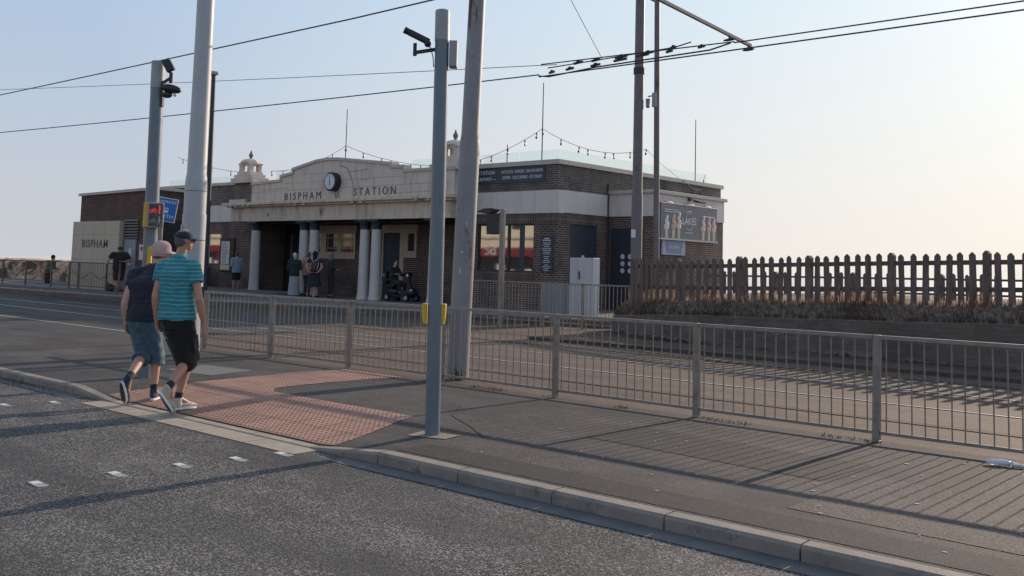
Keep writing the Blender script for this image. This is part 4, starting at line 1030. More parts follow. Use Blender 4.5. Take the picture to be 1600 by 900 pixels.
# side door and second door
dr = obj('side_door', MB().box(XR-.10, XR-.04, 25.32, 26.78, .1, 3.0), 'door', S)
obj('door_notice', MB().box(XR-.039, XR-.035, 25.98, 26.14, 1.75, 2.0), 'poster', dr)
dr = obj('bay_door', MB().box(-19.3, -18.0, 27.41, 27.449, .1, 2.95), 'sign_navy', S)
b = MB()
for i in range(3):
    for j in range(3): b.cyl((-18.80+i*.30, 27.405, 1.52+j*.24), (-18.80+i*.30, 27.41, 1.52+j*.24), .085, n=14)
obj('round_notice', b, 'poster', dr)
b = MB(); b.cyl((XR+.04, 27.35, 0.1), (XR+.04, 27.35, 4.5), .03, n=8); b.bar((-23.3, FY-.05, .2), (-23.3, FY-.05, 3.3), .07); obj('drainpipe', b, 'dark_metal', S)

# signs and boards fixed on the station
t = thing('wall_clock', 'round black rimmed clock hanging on the cream pediment', 'clock', (-29.85, PY, 4.63))
b = MB(); cx, cz = -29.85, 4.66
b.cyl((cx, PY+.08, cz), (cx, PY-.16, cz), .37, .37, 36); b.cyl((cx, PY-.159, cz), (cx, PY-.19, cz), .37, .335, 36); obj('case', b, 'black', t)
b = MB(); b.cyl((cx, PY-.186, cz), (cx, PY-.195, cz), .30, .30, 36); obj('face', b, 'clock_face', t)
b = MB(); b.box(cx-.012, cx+.012, PY-.205, PY-.197, cz-.02, cz+.24); b.box(cx-.016, cx+.016, PY-.2045, PY-.1975, cz-.17, cz+.02); obj('clock_hands', b, 'black', t)
b = MB()
for k in range(12):
    a = k*math.pi/6; b.obox((cx+.25*math.sin(a), PY-.198, cz+.25*math.cos(a)), V((math.cos(a),0,-math.sin(a)))*.009, V((0,.003,0)), V((math.sin(a),0,math.cos(a)))*.028)
obj('hour_marks', b, 'black', t)
t = thing('takeaway_sign', 'dark takeaway sign board with white lettering on the brick parapet', 'sign', (-22, FY, 4.5))
obj('board', MB().box(-24.2, -19.98, FY-.03, FY-.005, 4.38, 4.92), 'sign_navy', t)
text('lettering', 'BISPHAM STATION', .185, (-22.98, FY-.033, 4.76), RF, 'sign_white', t, .001, sx=1.0)
text('lettering', '\u2014TAKEAWAY\u2014', .185, (-22.86, FY-.033, 4.54), RF, 'sign_white', t, .001, sx=1.05)
text('lettering', 'HOT DOGS \u00b7 BURGERS \u00b7 BACON BARMS', .15, (-20.99, FY-.033, 4.76), RF, 'sign_white', t, .001, sx=.68)
text('lettering', 'COFFEE \u00b7 COLD DRINKS \u00b7 ICE CREAM', .15, (-20.99, FY-.033, 4.56), RF, 'sign_white', t, .001, sx=.70)
t = thing('menu_board', 'tall narrow dark menu board beside the takeaway window', 'menu board', (-19.83, FY, 2))
obj('board', MB().box(-20.10, -19.58, FY-.03, FY-.002, 1.42, 2.60), 'sign_navy', t)
b = MB(); random.seed(21); zz = 2.52
for k in range(17):
    wv = random.uniform(.08, .21); hh = .016 if k > 1 else .026
    if k in (2, 9, 13): zz -= .03
    b.box(-19.84-wv, -19.84+wv, FY-.033, FY-.031, zz-hh, zz); zz -= .060
obj('menu_text', b, 'sign_white', t)
t = thing('billboard', 'grey ice cream billboard on the side of the station bay', 'billboard', (-17.5, 29.5, 3.2))
bx0, bx1, bz0, bz1 = 27.62, 31.40, 2.66, 3.86; XB = -17.43
obj('panel', MB().box(-17.54, XB, bx0, bx1, bz0, bz1), 'billboard', t, bevel=.01)
obj('frame', MB().box(-17.54, XB+.03, bx0-.02, bx1+.02, bz0-.06, bz0-.002), 'cab_white', t)
text('lettering', 'LAKES', .36, (XB+.004, 29.45, 3.28), RS, 'sign_white', t, .001, sx=.95)
b = MB(); 
for a0, a1, rr in ((35, 145, .30), (215, 325, .30), (50, 130, .38)):
    b.tube([(XB+.003, 29.45+rr*math.cos(R(a)), 3.27+rr*.95*math.sin(R(a))) for a in range(a0, a1+1, 10)], .011, 4)
b.box(XB+.001, XB+.003, 30.35, 31.15, 3.50, 3.53); b.box(XB+.001, XB+.003, 27.85, 28.75, 3.62, 3.64); b.box(XB+.001, XB+.003, 27.85, 28.85, 3.55, 3.57); b.box(XB+.001, XB+.003, 29.2, 29.7, 2.88, 2.9)
obj('emblem', b, 'sign_white', t)
ice = {'mint': (.52,.56,.55), 'choc': (.46,.30,.25), 'straw': (.62,.42,.39), 'van': (.64,.52,.45), 'berry': (.54,.36,.36)}
for i, (yy_, kd, hh) in enumerate(((27.98,'mint',.52), (28.42,'choc',.56), (28.78,'van',.68), (30.42,'straw',.62), (30.82,'berry',.62), (31.17,'straw',.58))):
    m_ = plain('ice_cream_' + kd, ice[kd], .6, var=.2, scale=14)
    b = MB()
    for k in range(4): b.ell((XB+.003, yy_ + (.03 if k % 2 else -.03), 2.86 + hh*.34 + k*hh*.19), (.004,0,0), (0,.155-.028*k,0), (0,0,.115), 12, 6)
    p_ = obj('ice_cream', b, m_, t)
    b = MB(); b.prism_x([(yy_-.065,2.67),(yy_+.065,2.67),(yy_+.10,2.86+hh*.34),(yy_-.10,2.86+hh*.34)], XB-.002, XB+.0025); obj('cone', b, 'frame', p_)
b = MB()
for yy_ in (28.2, 29.6, 30.8): b.ell((XB-.05, yy_, bz1+.01), (.04,0,0), (0,.30,0), (0,0,.05))
m_ = plain('pink_cutout', (.45,.20,.22), .6, var=.3, scale=9); obj('top_cutout', b, m_, t)
t = thing('small_banner', 'small pale blue banner under the billboard', 'banner', (-17.5, 28.5, 2.4))
b = MB(); b.box(-17.56, -17.50, 27.86, 29.32, 2.10, 2.585); m_ = plain('pale_blue_banner', (.42,.46,.55), .6, var=.06); obj('panel', b, m_, t)
b = MB(); b.prism_x([(28.12,2.15),(29.05,2.15),(29.18,2.57),(27.98,2.57)], -17.499, -17.496); m_ = plain('lilac_banner', (.25,.28,.40), .6, var=.08); obj('inner_panel', b, m_, t)
text('lettering', 'ICE CREAM', .13, (-17.493, 28.58, 2.36), RS, 'sign_white', t, .001, sx=1.1)
t = thing('floodlight', 'small floodlight on a bracket above the billboard', 'floodlight', (-17.5, 29.75, 4.0))
b = MB(); b.obox((-17.2, 29.75, 3.98), (.12,0,-.03), (0,.22,0), (0.01,0,.03)); b.bar((-17.54,29.6,4.08), (-17.2,29.7,4.0), .03); b.box(-17.54,-17.48,29.53,29.67,4.02,4.13); obj('lamp', b, 'black', t)
t = thing('notice_board', 'notice board with white timetable on the left brick wall', 'notice board', (-38.3, FY, 1.8))
obj('frame', MB().box(-38.85, -37.72, FY-.08, FY-.002, 1.02, 2.50), 'rust', t, bevel=.01)
obj('timetable', MB().box(-38.72, -38.05, FY-.085, FY-.081, 1.35, 2.36), 'poster', t)
obj('yellow_strip', MB().box(-38.75, -38.0, FY-.086, FY-.082, 1.08, 1.32), 'frame', t)
b = MB(); random.seed(4)
for k in range(14): b.box(-38.66, -38.66+random.uniform(.35,.55), FY-.0885, FY-.0862, 1.42+k*.065, 1.44+k*.065)
obj('timetable_text', b, 'letter', t)

# roof glass balustrade
t = thing('glass_balustrade', 'low green tinted glass balustrade around the station roof', 'balustrade', (-29, 24.8, 5.05))
xs_ = [-44.0, -42.2, -40.4, -38.6, -37.1]
for a, c in zip(xs_, xs_[1:]): obj('glass_pane', MB().box(a+.02, c-.02, 24.80, 24.815, 5.03, 5.34), 'balglass', t)
xs_ = [-35.2, -33.4, -26.6, -24.8, -23.0, -21.3, XR-.12]
for a, c in zip(xs_, xs_[1:]):
    if a == -33.4: continue
    obj('glass_pane', MB().box(a+.02, c-.02, 24.80, 24.815, 5.0, 5.45), 'balglass', t)
ys_ = [24.82, 26.2, 27.8, 29.4, 31.0, 32.7, 34.4]
for a, c in zip(ys_, ys_[1:]): obj('glass_pane', MB().box(XR-.135, XR-.12, a+.02, c-.02, 5.06, 5.45), 'balglass', t)
# masts and festoon lights
def mast(x, y, z0, z1, label, r=.022):
    o = obj('flag_mast', MB().cyl((x,y,z0), (x,y,z1), r, r*.7, 8), 'dark_metal'); return setp(o, label, 'mast', 'thin masts on the station roof')
mast(-30.6, 24.85, 4.8, 7.75, 'thin mast rising behind the peak of the pediment')
mast(-20.4, 24.9, 4.6, 7.75, 'tallest thin mast near the right front corner of the roof')
mast(-21.95, 24.9, 4.6, 5.75, 'short thin mast left of the tall corner mast')
mast(XR-.2, 33.6, 4.6, 7.6, 'thin mast at the rear right end of the roof')
def festoon(name, label, pts, sag, nb):
    t = thing(name, label, 'string lights', pts[0], 'festoon lights strung over the roof')
    path = []; 
    for A, B in zip(pts, pts[1:]):
        A, B = V(A), V(B)
        for k in range(13):
            u = k/12; P = A.lerp(B, u); P.z -= sag*4*u*(1-u); path.append(P)
    obj('cable', MB().tube(path, .009, 4), 'wire', t)
    L = len(path)
    for k in range(nb):
        P = path[int((k+.5)*L/nb)]
        b = MB(); b.cyl(P, P-V((0,0,.10)), .022, n=6); o = obj('lamp_holder', b, 'wire', t)
        b = MB(); b.ell(P-V((0.01*((k*7) % 5-2),0,.17)), (.034,0,0), (0,.034,0), (0,0,.055), 8, 6); obj('bulb', b, 'bulb', o)
festoon('string_lights', 'string of bulbs from the left roof end to the central mast', [(-43.5,24.85,6.5),(-37.2,24.85,5.45)], .15, 5)
festoon('string_lights', 'string of bulbs rising from the left lantern to the pediment mast', [(-35.6,24.85,5.45),(-30.6,24.85,6.25)], .28, 8)
festoon('string_lights', 'string of bulbs dropping from the pediment mast to the right lantern', [(-30.6,24.85,6.25),(-24.0,24.85,5.12)], .28, 8)
festoon('string_lights', 'string of bulbs between the right lantern and the corner mast', [(-23.4,24.85,5.25),(-20.4,24.9,6.20)], .12, 5)
festoon('string_lights', 'string of bulbs along the side roof edge to the thin mast', [(-20.4,24.9,6.20),(XR-.1,29.9,6.0)], .42, 8)
festoon('string_lights', 'drooping string of bulbs hanging over the rear side parapet', [(XR-.1,29.9,6.0),(XR+.12,32.4,4.95),(XR+.12,33.4,4.75),(XR-.1,34.2,5.45)], .08, 5)
# small lit bulb globe look
# ------------------------------------------------------------------ brick shelter left
t = thing('brick_shelter', 'flat roofed brown brick shelter on the tram platform at left', 'building', (-35, 17.5, .3))
b = MB(); b.prism_y([(-37.62,.28),(-31.9,.28),(-31.9,3.93),(-37.62,3.86)], 17.5, 17.7); b.box(-32.1, -31.9, 17.7, 18.9, .28, 3.91); b.box(-37.62,-37.42,17.7,18.9,.28,3.8); b.box(-37.62,-31.9,18.9,19.1,.28,3.8); 
obj('wall', b, 'brick_red', t)
b = MB(); b.prism_y([(-37.72,3.87),(-31.83,3.94),(-31.83,4.04),(-37.72,3.97)], 17.42, 17.72); b.prism_x([(17.721,3.94),(19.15,3.91),(19.15,4.01),(17.721,4.04)], -32.12, -31.83); b.box(-37.62,-32.12,17.72,19.1,3.80,3.9); obj('coping', b, 'coping', t)
obj('side_opening', MB().box(-31.95, -31.895, 17.85, 18.85, .3, 2.9), 'interior', t)
b = MB()
for k in range(7): b.obox((-33.5, 17.47, 2.25+k*.105), (.5,0,0), (0,.03,.028), (0,-.005,.008))
obj('louvre_vent', b, 'galv', t)
obj('vent_backing', MB().box(-34.0, -33.0, 17.485, 17.499, 2.2, 2.95), 'interior', t)
dr = obj('door', MB().box(-33.95, -33.1, 17.46, 17.499, .3, 2.18), 'door_grey', t)
obj('door_sign', MB().box(-33.55, -33.38, 17.452, 17.459, 1.25, 1.85), 'poster', dr)
t = thing('station_name_panel', 'large beige panel reading BISPHAM on the brick shelter', 'sign', (-35.8, 17.35, .3))
b = MB(); b.box(-37.75, -34.05, 17.30, 17.49, .28, 2.86); obj('panel', b, 'beige', t, bevel=.008)
b = MB()
for z in (1.42, 2.35): b.box(-37.75, -34.05, 17.297, 17.2995, z, z+.01)
for x in (-36.9, -36.0, -35.1): b.box(x, x+.008, 17.2972, 17.2994, .3, 2.85)
obj('panel_joint', b, 'crack', t)
text('lettering', 'BISPHAM', .42, (-35.88, 17.294, 2.0), RF, 'letter', t, .002, spacing=1.12, fit=2.05, bold=.008)
t = thing('wall_notice', 'small white notice with red figures beside the shelter door', 'notice', (-32.6, 17.45, 1.8))
obj('board', MB().box(-32.85, -32.25, 17.47, 17.495, 1.45, 2.0), 'poster', t)
b = MB(); b.cyl((-32.68,17.469,1.85), (-32.68,17.465,1.85), .09, n=14); b.cyl((-32.42,17.469,1.85), (-32.42,17.465,1.85), .09, n=14); m_ = plain('red_print', (.45,.06,.06), .5); obj('warning_symbols', b, m_, t)

# ------------------------------------------------------------------ shops across the road (seen mirrored in the windows)
t = thing('shop_parade', 'cream fronted shops with red signs across the road', 'building', (-52, -14, 0))
b = MB(); b.box(-110, -20, -18, -14, -.1, 7.5); obj('wall', b, 'parade', t)
b = MB()
for x in range(-108, -24, 4): b.box(x, x+3.7, -13.99, -13.9, -.1, 2.38)
obj('shop_window', b, 'shopglass', t)
b = MB(); b.box(-108, -24, -13.98, -13.6, 2.45, 3.2); obj('fascia', b, 'fascia', t)
text('lettering', 'DC', .75, (-57.2, -13.58, 2.82), Matrix.Rotation(R(180), 4, 'Z') @ RF, 'sign_white', t, .01, sx=1.3)
b = MB(); random.seed(8)
for k in range(46):
    x = -106 + k*1.75 + random.uniform(-.4, .4); b.box(x, x+random.uniform(.3,1.1), -13.895, -13.86, random.uniform(.2,1.1), random.uniform(1.2,2.2))
obj('window_poster', b, 'sign_white', t)
b = MB()
for x in range(-108, -24, 4): b.box(x-.18, x+.18, -13.93, -13.7, -.1, 2.39)
obj('pilaster', b, 'fascia', t)
obj('string_course', MB().box(-109, -21, -13.99, -13.7, 4.0, 4.2), 'coping', t)
b = MB()
for x in range(-106, -24, 3): b.box(x, x+1.1, -13.97, -13.92, 4.8, 6.3)
obj('upper_window', b, 'shopglass', t)

# ------------------------------------------------------------------ overhead wires
def wire(label, pts, r=.012, name='overhead_wire'):
    o = obj(name, MB().tube(pts, r, 6), 'wire'); return setp(o, label, 'wire', 'overhead tram wires')
def sagp(A, B, sag, n=14):
    A, B = V(A), V(B); return [A.lerp(B, k/n) - V((0,0,sag*4*(k/n)*(1-k/n))) for k in range(n+1)]
wire('upper left contact wire slanting across the sky to the top edge', sagp((-60,11.4,6.6), (-14,11.4,6.1), .05) + [(12,11.4,6.2)], .014)
wire('contact wire running across the sky above the station roof', sagp((-80,13.5,6.5), (-39.6,15,6.22), .03) + sagp((-39.6,15,6.22), (-14.9,18,6.25), .05) + sagp((-14.9,18,6.20), (14,18,6.2), .02), .016)
wire('upper of the two parallel wires at the right edge', sagp((-14.3,17.35,6.32), (-9.2,17.2,6.15), .0) + sagp((-9.2,17.2,6.13), (14,17.2,6.1), .0), .014)
wire('thin faint span wire high across the left sky', sagp((-60,13.0,9.4), (-14.35,18,6.44), .12), .009)
wire('thin diagonal stay wire running up from the insulators', sagp((-13.0,18,6.40), (-8.95,9.75,7.35), .03), .008)
t = thing('section_insulator', 'cluster of black insulators where the tram wires meet', 'insulator', (-12.5, 18, 6.3))
b = MB(); random.seed(9)
b.tube([(-14.9,18,6.22),(-14.6,18,6.17),(-13.2,18,6.24),(-10.2,18,6.26),(-9.7,18,6.35)], .018, 6)
b.tube([(-14.3,17.6,6.28),(-12.6,17.5,6.27),(-10.7,17.4,6.27),(-10.3,17.4,6.33)], .014, 6)
obj('runner', b, 'wire', t)
for x, y, z, w_ in ((-14.5,18,6.27,.10), (-13.95,18,6.29,.14), (-13.4,17.6,6.30,.16), (-13.2,18,6.29,.16), (-12.9,17.6,6.30,.14), (-12.5,18,6.33,.22), (-12.2,17.6,6.29,.2), (-11.9,18,6.36,.2), (-11.5,17.6,6.29,.18), (-11.2,18,6.36,.10), (-10.8,17.5,6.30,.08), (-10.4,18,6.36,.10)):
    b = MB(); b.obox((x, y, z), (w_*.8,0,.01), (0,.025,0), (0,0,.024)); b.ell((x, y, z+.02), (w_*.4,0,0), (0,.04,0), (0,0,.04), 8, 6); obj('insulator_clamp', b, 'black', t)

# ------------------------------------------------------------------ people
def fr(yaw):   # yaw 0 = facing +Y, positive turns left
    f = V((-math.sin(yaw), math.cos(yaw), 0)); return f, V((f.y, -f.x, 0))
def remesh(name, mb, voxel, smooth=6, disp=0, seed=0.0, dsc=7):
    me = bpy.data.meshes.new(name); me.from_pydata(mb.v, [], mb.f); me.update()
    o = bpy.data.objects.new(name + '_tmp', me); col.objects.link(o)
    m = o.modifiers.new('r', 'REMESH'); m.mode = 'VOXEL'; m.voxel_size = voxel; m.use_smooth_shade = True
    s_ = o.modifiers.new('s', 'SMOOTH'); s_.iterations = smooth; s_.factor = .5
    dg = bpy.context.evaluated_depsgraph_get(); dg.update()
    out = bpy.data.meshes.new_from_object(o.evaluated_get(dg)); out.name = name
    bpy.data.objects.remove(o); bpy.data.meshes.remove(me)
    if disp:
        ns = [v.normal.copy() for v in out.vertices]
        for v, n_ in zip(out.vertices, ns):
            p = V((v.co.x*dsc, v.co.y*dsc, v.co.z*dsc*.7 + seed))
            q = V((v.co.x*dsc*.8 + v.co.z*4, v.co.y*dsc*.8 - v.co.z*3, v.co.z*dsc*1.7 + seed*3))
            rg = (1-abs(noise.noise(q))*2.6)
            v.co += n_*disp*(noise.noise(p)*.6 + .35*noise.noise(p*2.3) + .55*max(-.2, rg) + .25)
    for p in out.polygons: p.use_smooth = True
    return out
def meobj(name, me, mat, parent):
    me.materials.clear(); me.materials.append(M[mat] if isinstance(mat, str) else mat)
    o = bpy.data.objects.new(name, me); col.objects.link(o); o.parent = parent; return o

def torso(b, pel, chest, neck, r_, f_, wp__, wc, wsh, dp, grow=0.0):
    rings = []
    pel, chest, neck = V(pel), V(chest), V(neck)
    st = [(pel-V((0,0,.10)), wp__*.93, dp*.95), (pel, wp__, dp*1.02), (pel.lerp(chest,.45), wp__*.90, dp*.95), (pel.lerp(chest,.8), wc, dp*1.03), (chest+V((0,0,.06)), wc*1.04, dp), (chest.lerp(neck,.62), wsh*.86, dp*.82), (chest.lerp(neck,.86), wsh*.45, dp*.6), (neck, .068, .065)]
    for c, a, d in st:
        a += grow; d += grow
        rings.append([c + r_*a*math.cos(t_)*1.0 + f_*d*math.sin(t_) for t_ in [2*math.pi*i/20 for i in range(20)]])
    b.loft(rings)

def hand(b, wr, tip, f_, side, s=1.0, curl=.35):
    wr, tip = V(wr), V(tip); d = (tip-wr).normalized(); L = .185*s
    sd_ = (f_ - d*f_.dot(d)).normalized(); n_ = d.cross(sd_)*side  # palm lies in d/sd_ plane
    b.ell(wr + d*.05*s, d*.055*s, sd_*.040*s, n_*.017*s, 12, 8)
    b.cap(wr, wr+d*.03*s, .026*s, .026*s)
    for k, (o_, l_) in enumerate(((.030,.072), (.011,.082), (-.009,.077), (-.028,.060))):
        a0 = wr + d*.088*s + sd_*o_*s; a1 = a0 + (d*.85 + n_*-curl*.6).normalized()*l_*.5*s; a2 = a1 + (d*.6 - n_*curl*1.6).normalized()*l_*.5*s
        b.cap(a0 - d*.02*s, a1, .0098*s, .0090*s, 8); b.cap(a1, a2, .0090*s, .0076*s, 8)
    a0 = wr + d*.03*s + sd_*.028*s; a1 = a0 + (d*.7 + sd_*.6 - n_*.25).normalized()*.042*s; a2 = a1 + (d*.95 + sd_*.15 - n_*.3).normalized()*.032*s
    b.cap(a0, a1, .013*s, .011*s, 8); b.cap(a1, a2, .011*s, .009*s, 8)

def J_SC(J): return J.get('zs', 1.0)
def person(label, base, J, outfit, skinm='skin', voxel=.012, rot=0, big=False, sc_=1.0):
    """J joints in local coordinates; fb/fh = unit facing vectors of body and head"""
    t = thing('person', label, 'person', base, rotz=rot)
    J = {k: (V(v) if isinstance(v, (tuple, list)) else v) for k, v in J.items()}
    for k in J:
        if isinstance(J[k], V) and k not in ('fb','fh') and k[:3] not in ('toe','hee'): J[k] = V((J[k].x, J[k].y, J[k].z*J_SC(J)))
    fb = J['fb'].normalized(); rb = V((fb.y, -fb.x, 0)); fh = J['fh'].normalized(); rh = V((fh.y, -fh.x, 0)); u = V((0,0,1))
    W = J.get('w', 1.0)
    b = MB()
    torso(b, J['pel'], J['chest'], J['neck'], rb, fb, .155*W, .150*W, .17*W, .100*W)
    h = J['head']; hs = J.get('hs', 1.0)
    b.cap(J['neck']-V((0,0,.04)), h - u*.05 - fh*.01, .058, .054)
    b.ell(h + u*.02 - fh*.008, rh*.075*hs, fh*.094*hs, u*.098*hs); b.ell(h - u*.045 + fh*.022, rh*.056*hs, fh*.066*hs, u*.068*hs)
    b.ell(h - u*.098*hs + fh*.062*hs, rh*.024, fh*.02, u*.018); b.cap(h + fh*.088*hs + u*.012, h + fh*.108*hs - u*.022, .009, .014, 8)
    for s_ in (-1, 1): b.ell(h + rh*.077*s_*hs - fh*.005 - u*.01, rh*.010, fh*.019, u*.031, 8, 6)
    b.ell(h + fh*.082*hs + u*.032, rh*.045, fh*.012, u*.010, 8, 6); b.ell(h + fh*.082*hs - u*.058, rh*.024, fh*.012, u*.009, 8, 6)
    for s_, S_ in ((-1, 'L'), (1, 'R')):
        b.cap(J['sh'+S_], J['el'+S_], .046*W, .039*W); b.cap(J['el'+S_], J['el'+S_].lerp(J['wr'+S_], .35), .040*W, .041*W); b.cap(J['el'+S_].lerp(J['wr'+S_], .35), J['wr'+S_], .041*W, .026)
        b.cap(J['neck'].lerp(J['sh'+S_], .35) - u*.045, J['sh'+S_]-u*.012, .044*W, .044*W)
        hand(b, J['wr'+S_], J['tip'+S_], J.get('hf'+S_, fb), s_, 1.0 if big else 1.08)
        b.cap(J['hip'+S_], J['kn'+S_], .082*W, .056*W); calf = J['kn'+S_].lerp(J['an'+S_], .32) + J.get('cb'+S_, -fb)*.012
        b.cap(J['kn'+S_], calf, .054, .056); b.cap(calf, J['an'+S_], .056, .036); b.cap(J['an'+S_], J['toe'+S_], .036, .028)
    me = remesh('body', b, voxel, 5)
    body = meobj('body', me, skinm, t); me.materials.append(M['eye']); me.materials.append(M['lip'])
    for p in me.polygons:
        c = p.center - h
        if c.length < .2:
            x_, y_, z_ = c.dot(rh), c.dot(fh), c.z
            if y_ > .05 and abs(abs(x_)-.032) < .013 and abs(z_-.012) < .007: p.material_index = 1
            elif y_ > .06 and abs(x_) < .024 and abs(z_+.058) < .007: p.material_index = 2
    o = outfit
    vx = .011 if big else .016
    if 'top' in o:
        g_ = .022; b = MB(); hem = o.get('hem', .12)
        P0 = J['pel'] - u*0.0
        rings = []
        st = [(P0-u*hem+o.get('hemshift', V((0,0,0))), .188*W, .146*W), (J['pel'].lerp(J['chest'],.12), .184*W, .140*W), (J['pel'].lerp(J['chest'],.6), .172*W, .122*W), (J['pel'].lerp(J['chest'],.85), .176*W, .124*W), (J['chest']+u*.06, .178*W, .122*W), (J['chest'].lerp(J['neck'],.60), .155*W, .102*W), (J['chest'].lerp(J['neck'],.84), .098*W, .082*W), (J['neck']+u*.012, .072, .070)]
        for c, a, d in st: rings.append([c + rb*a*math.cos(q) + fb*d*math.sin(q) for q in [2*math.pi*i/24 for i in range(24)]])
        b.loft(rings)
        fr_ = o.get('sleeve', .5)
        for S_ in 'LR':
            sh, el, wr = J['sh'+S_], J['el'+S_], J['wr'+S_]
            b.cap(J['neck'].lerp(sh, .42)-u*.035, sh-u*.006, .060*W, .064*W)
            if fr_ <= 1: e = sh.lerp(el, fr_); b.cyl(sh, e, .066*W, .063*W + (.005 if fr_ < .8 else 0), 18)
            else: b.cap(sh, el, .066*W, .054*W); b.cyl(el, el.lerp(wr, fr_-1), .054*W, .044, 18)
        meobj(o['topname'], remesh('top', b, vx, 4 if big else 5, disp=.014 if big else .005, seed=1.3, dsc=9), o['top'], t)
    if 'legs' in o:
        b = MB(); c = J['pel']
        rings = [[c + V((0,0,z_)) + rb*a*math.cos(q) + fb*d*math.sin(q) for q in [2*math.pi*i/20 for i in range(20)]] for z_, a, d in ((.08,.150*W,.102*W), (0,.158*W,.112*W), (-.08,.160*W,.122*W), (-.13,.12*W,.10*W))]
        b.loft(rings[::-1]); fl = o.get('leglen', .9); lw = o.get('legw', 1.0)
        for S_ in 'LR':
            hp, kn, an = J['hip'+S_], J['kn'+S_], J['an'+S_]; b.sph(hp, .098*W)
            if fl <= 1: b.cyl(hp, hp.lerp(kn, fl), .097*W, .088*W*lw, 20)
            else: b.cap(hp, kn, .096*W, .073*W*lw); b.cyl(kn, kn.lerp(an, fl-1), .073*W*lw, (.062*W if fl < 1.6 else .056)*lw, 20)
        meobj(o['legname'], remesh('legs', b, vx, 4, disp=.012 if big else .005, seed=4.7, dsc=8), o['legs'], t)
    if 'skirt' in o:
        b = MB(); c = J['pel']; z1 = o['skirtz']
        rings = []
        for k in range(6):
            q_ = k/5; z_ = c.z + .1 - (c.z + .1 - z1)*q_; a = (.16 + o.get('flare', .07)*q_)*W; d = (.115 + o.get('flare', .07)*q_)*W
            rings.append([V((c.x, c.y, z_)) + rb*a*math.cos(w_)*(1+.05*q_*math.cos(w_*7)) + fb*d*math.sin(w_)*(1+.05*q_*math.cos(w_*7)) for w_ in [2*math.pi*i/36 for i in range(36)]])
        b.loft(rings[::-1]); ob = obj(o['skirtname'], b, o['skirt'], t, local=True)
    if o.get('cuff'):
        for S_ in 'LR':
            kn, an = J['kn'+S_], J['an'+S_]; fl = o['leglen']; e = kn.lerp(an, fl-1); d = (an-kn).normalized(); b = MB(); r_ = .073*W*o.get('legw', 1)
            b.cyl(e - d*.035, e + d*.012, r_+.008, r_+.012, 22); obj('cuff', b, o['cuff'], t, local=True)
    if o.get('pockets'):
        for k_, S_ in ((-1,'L'), (1,'R')):
            hp, kn = J['hip'+S_], J['kn'+S_]; d = (kn-hp).normalized(); c = hp.lerp(kn, .60) + rb*k_*.096*W; x_ = d.cross(rb).normalized(); b = MB(); b.obox(c, d*.075, x_*.055, rb*.008); b.obox(c - d*.06, d*.02, x_*.058, rb*.011); obj('side_pocket', b, o['legs'], t, bevel=.008, local=True)
    if o.get('glasses'):
        b = MB(); b.bar(h + rh*.079 + fh*.0 + u*.014, h + rh*.068 + fh*.10 + u*.014, .005); b.bar(h - rh*.079 + u*.014, h - rh*.068 + fh*.10 + u*.014, .005); b.bar(h - rh*.07 + fh*.103 + u*.016, h + rh*.07 + fh*.103 + u*.016, .006)
        for k_ in (-1, 1): b.ell(h + rh*k_*.034 + fh*.102 + u*.002, rh*.026, fh*.003, u*.018, 10, 6)
        obj('glasses', b, 'black', t, local=True)
    if o.get('collar'):
        b = MB(); c = J['neck'] + u*.012; b.loft([[c + rb*a_*math.cos(q) + fb*a_*math.sin(q) + u*z_ for q in [2*math.pi*i/24 for i in range(24)]] for a_, z_ in ((.082,-.022),(.074,.006),(.066,.014))]); obj('neckband', b, o['top'], t, local=True)
    for S_ in 'LR':
        an, toe = J['an'+S_], J['toe'+S_]; heel = J.get('heel'+S_)
        if heel is not None and big: dd_ = (toe-heel).normalized(); toe = toe + dd_*.022; heel = heel - dd_*.012
        if heel is None: dd = (toe-an); dd.z = 0; heel = an - dd.normalized()*.055; heel = V((heel.x, heel.y, toe.z))
        if o.get('socks'):
            b = MB(); kk = J['kn'+S_]; b.cap(an.lerp(kk, .0), an.lerp(kk, .13), .042, .044, 14); meobj('sock', remesh('sock', b, .009 if big else .014, 2), o['socks'], t)
        d = (toe-heel); L = d.length; d.normalize(); n_ = (an - heel); n_ -= d*n_.dot(d); n_.normalize(); sdv_ = d.cross(n_)
        b = MB()
        c0_, c1_ = heel + d*.02 + n_*.022, toe - d*.03 + n_*.012
        b.ell(heel.lerp(toe,.22)+n_*.035, d*.075, sdv_*.040, n_*.042); b.ell(heel.lerp(toe,.62)+n_*.026, d*.105, sdv_*.047, n_*.034); b.ell(heel.lerp(toe,.86)+n_*.018, d*.055, sdv_*.042, n_*.024)
        b.cap(heel.lerp(toe,.2)+n_*.03, an - n_*.01, .043, .044, 12)
        sh_ = meobj('shoe', remesh('shoe', b, .008 if big else .014, 3), o['shoe'], t)
        b = MB(); prof = []
        for q in range(20):
            a = 2*math.pi*q/20; x_ = math.cos(a); prof.append((x_, math.sin(a)*(1 if x_ > 0 else .86)))
        cm = heel.lerp(toe, .5); half = L*.5+.006
        lo = [cm + d*p[0]*half + sdv_*p[1]*.046 - n_*.016 for p in prof]; hi = [cm + d*p[0]*half*1.0 + sdv_*p[1]*.049 + n_*.010 for p in prof]
        b.loft([lo, hi]); so_ = obj('sole', b, o.get('sole', 'sign_white'), sh_, local=True)
        if big:
            b = MB(); lo = [cm + d*p[0]*half*.93 + sdv_*p[1]*.042 - n_*.0195 for p in prof]; hi = [cm + d*p[0]*half*.95 + sdv_*p[1]*.043 - n_*.0165 for p in prof]; b.loft([lo, hi]); obj('tread', b, 'black', sh_, local=True)
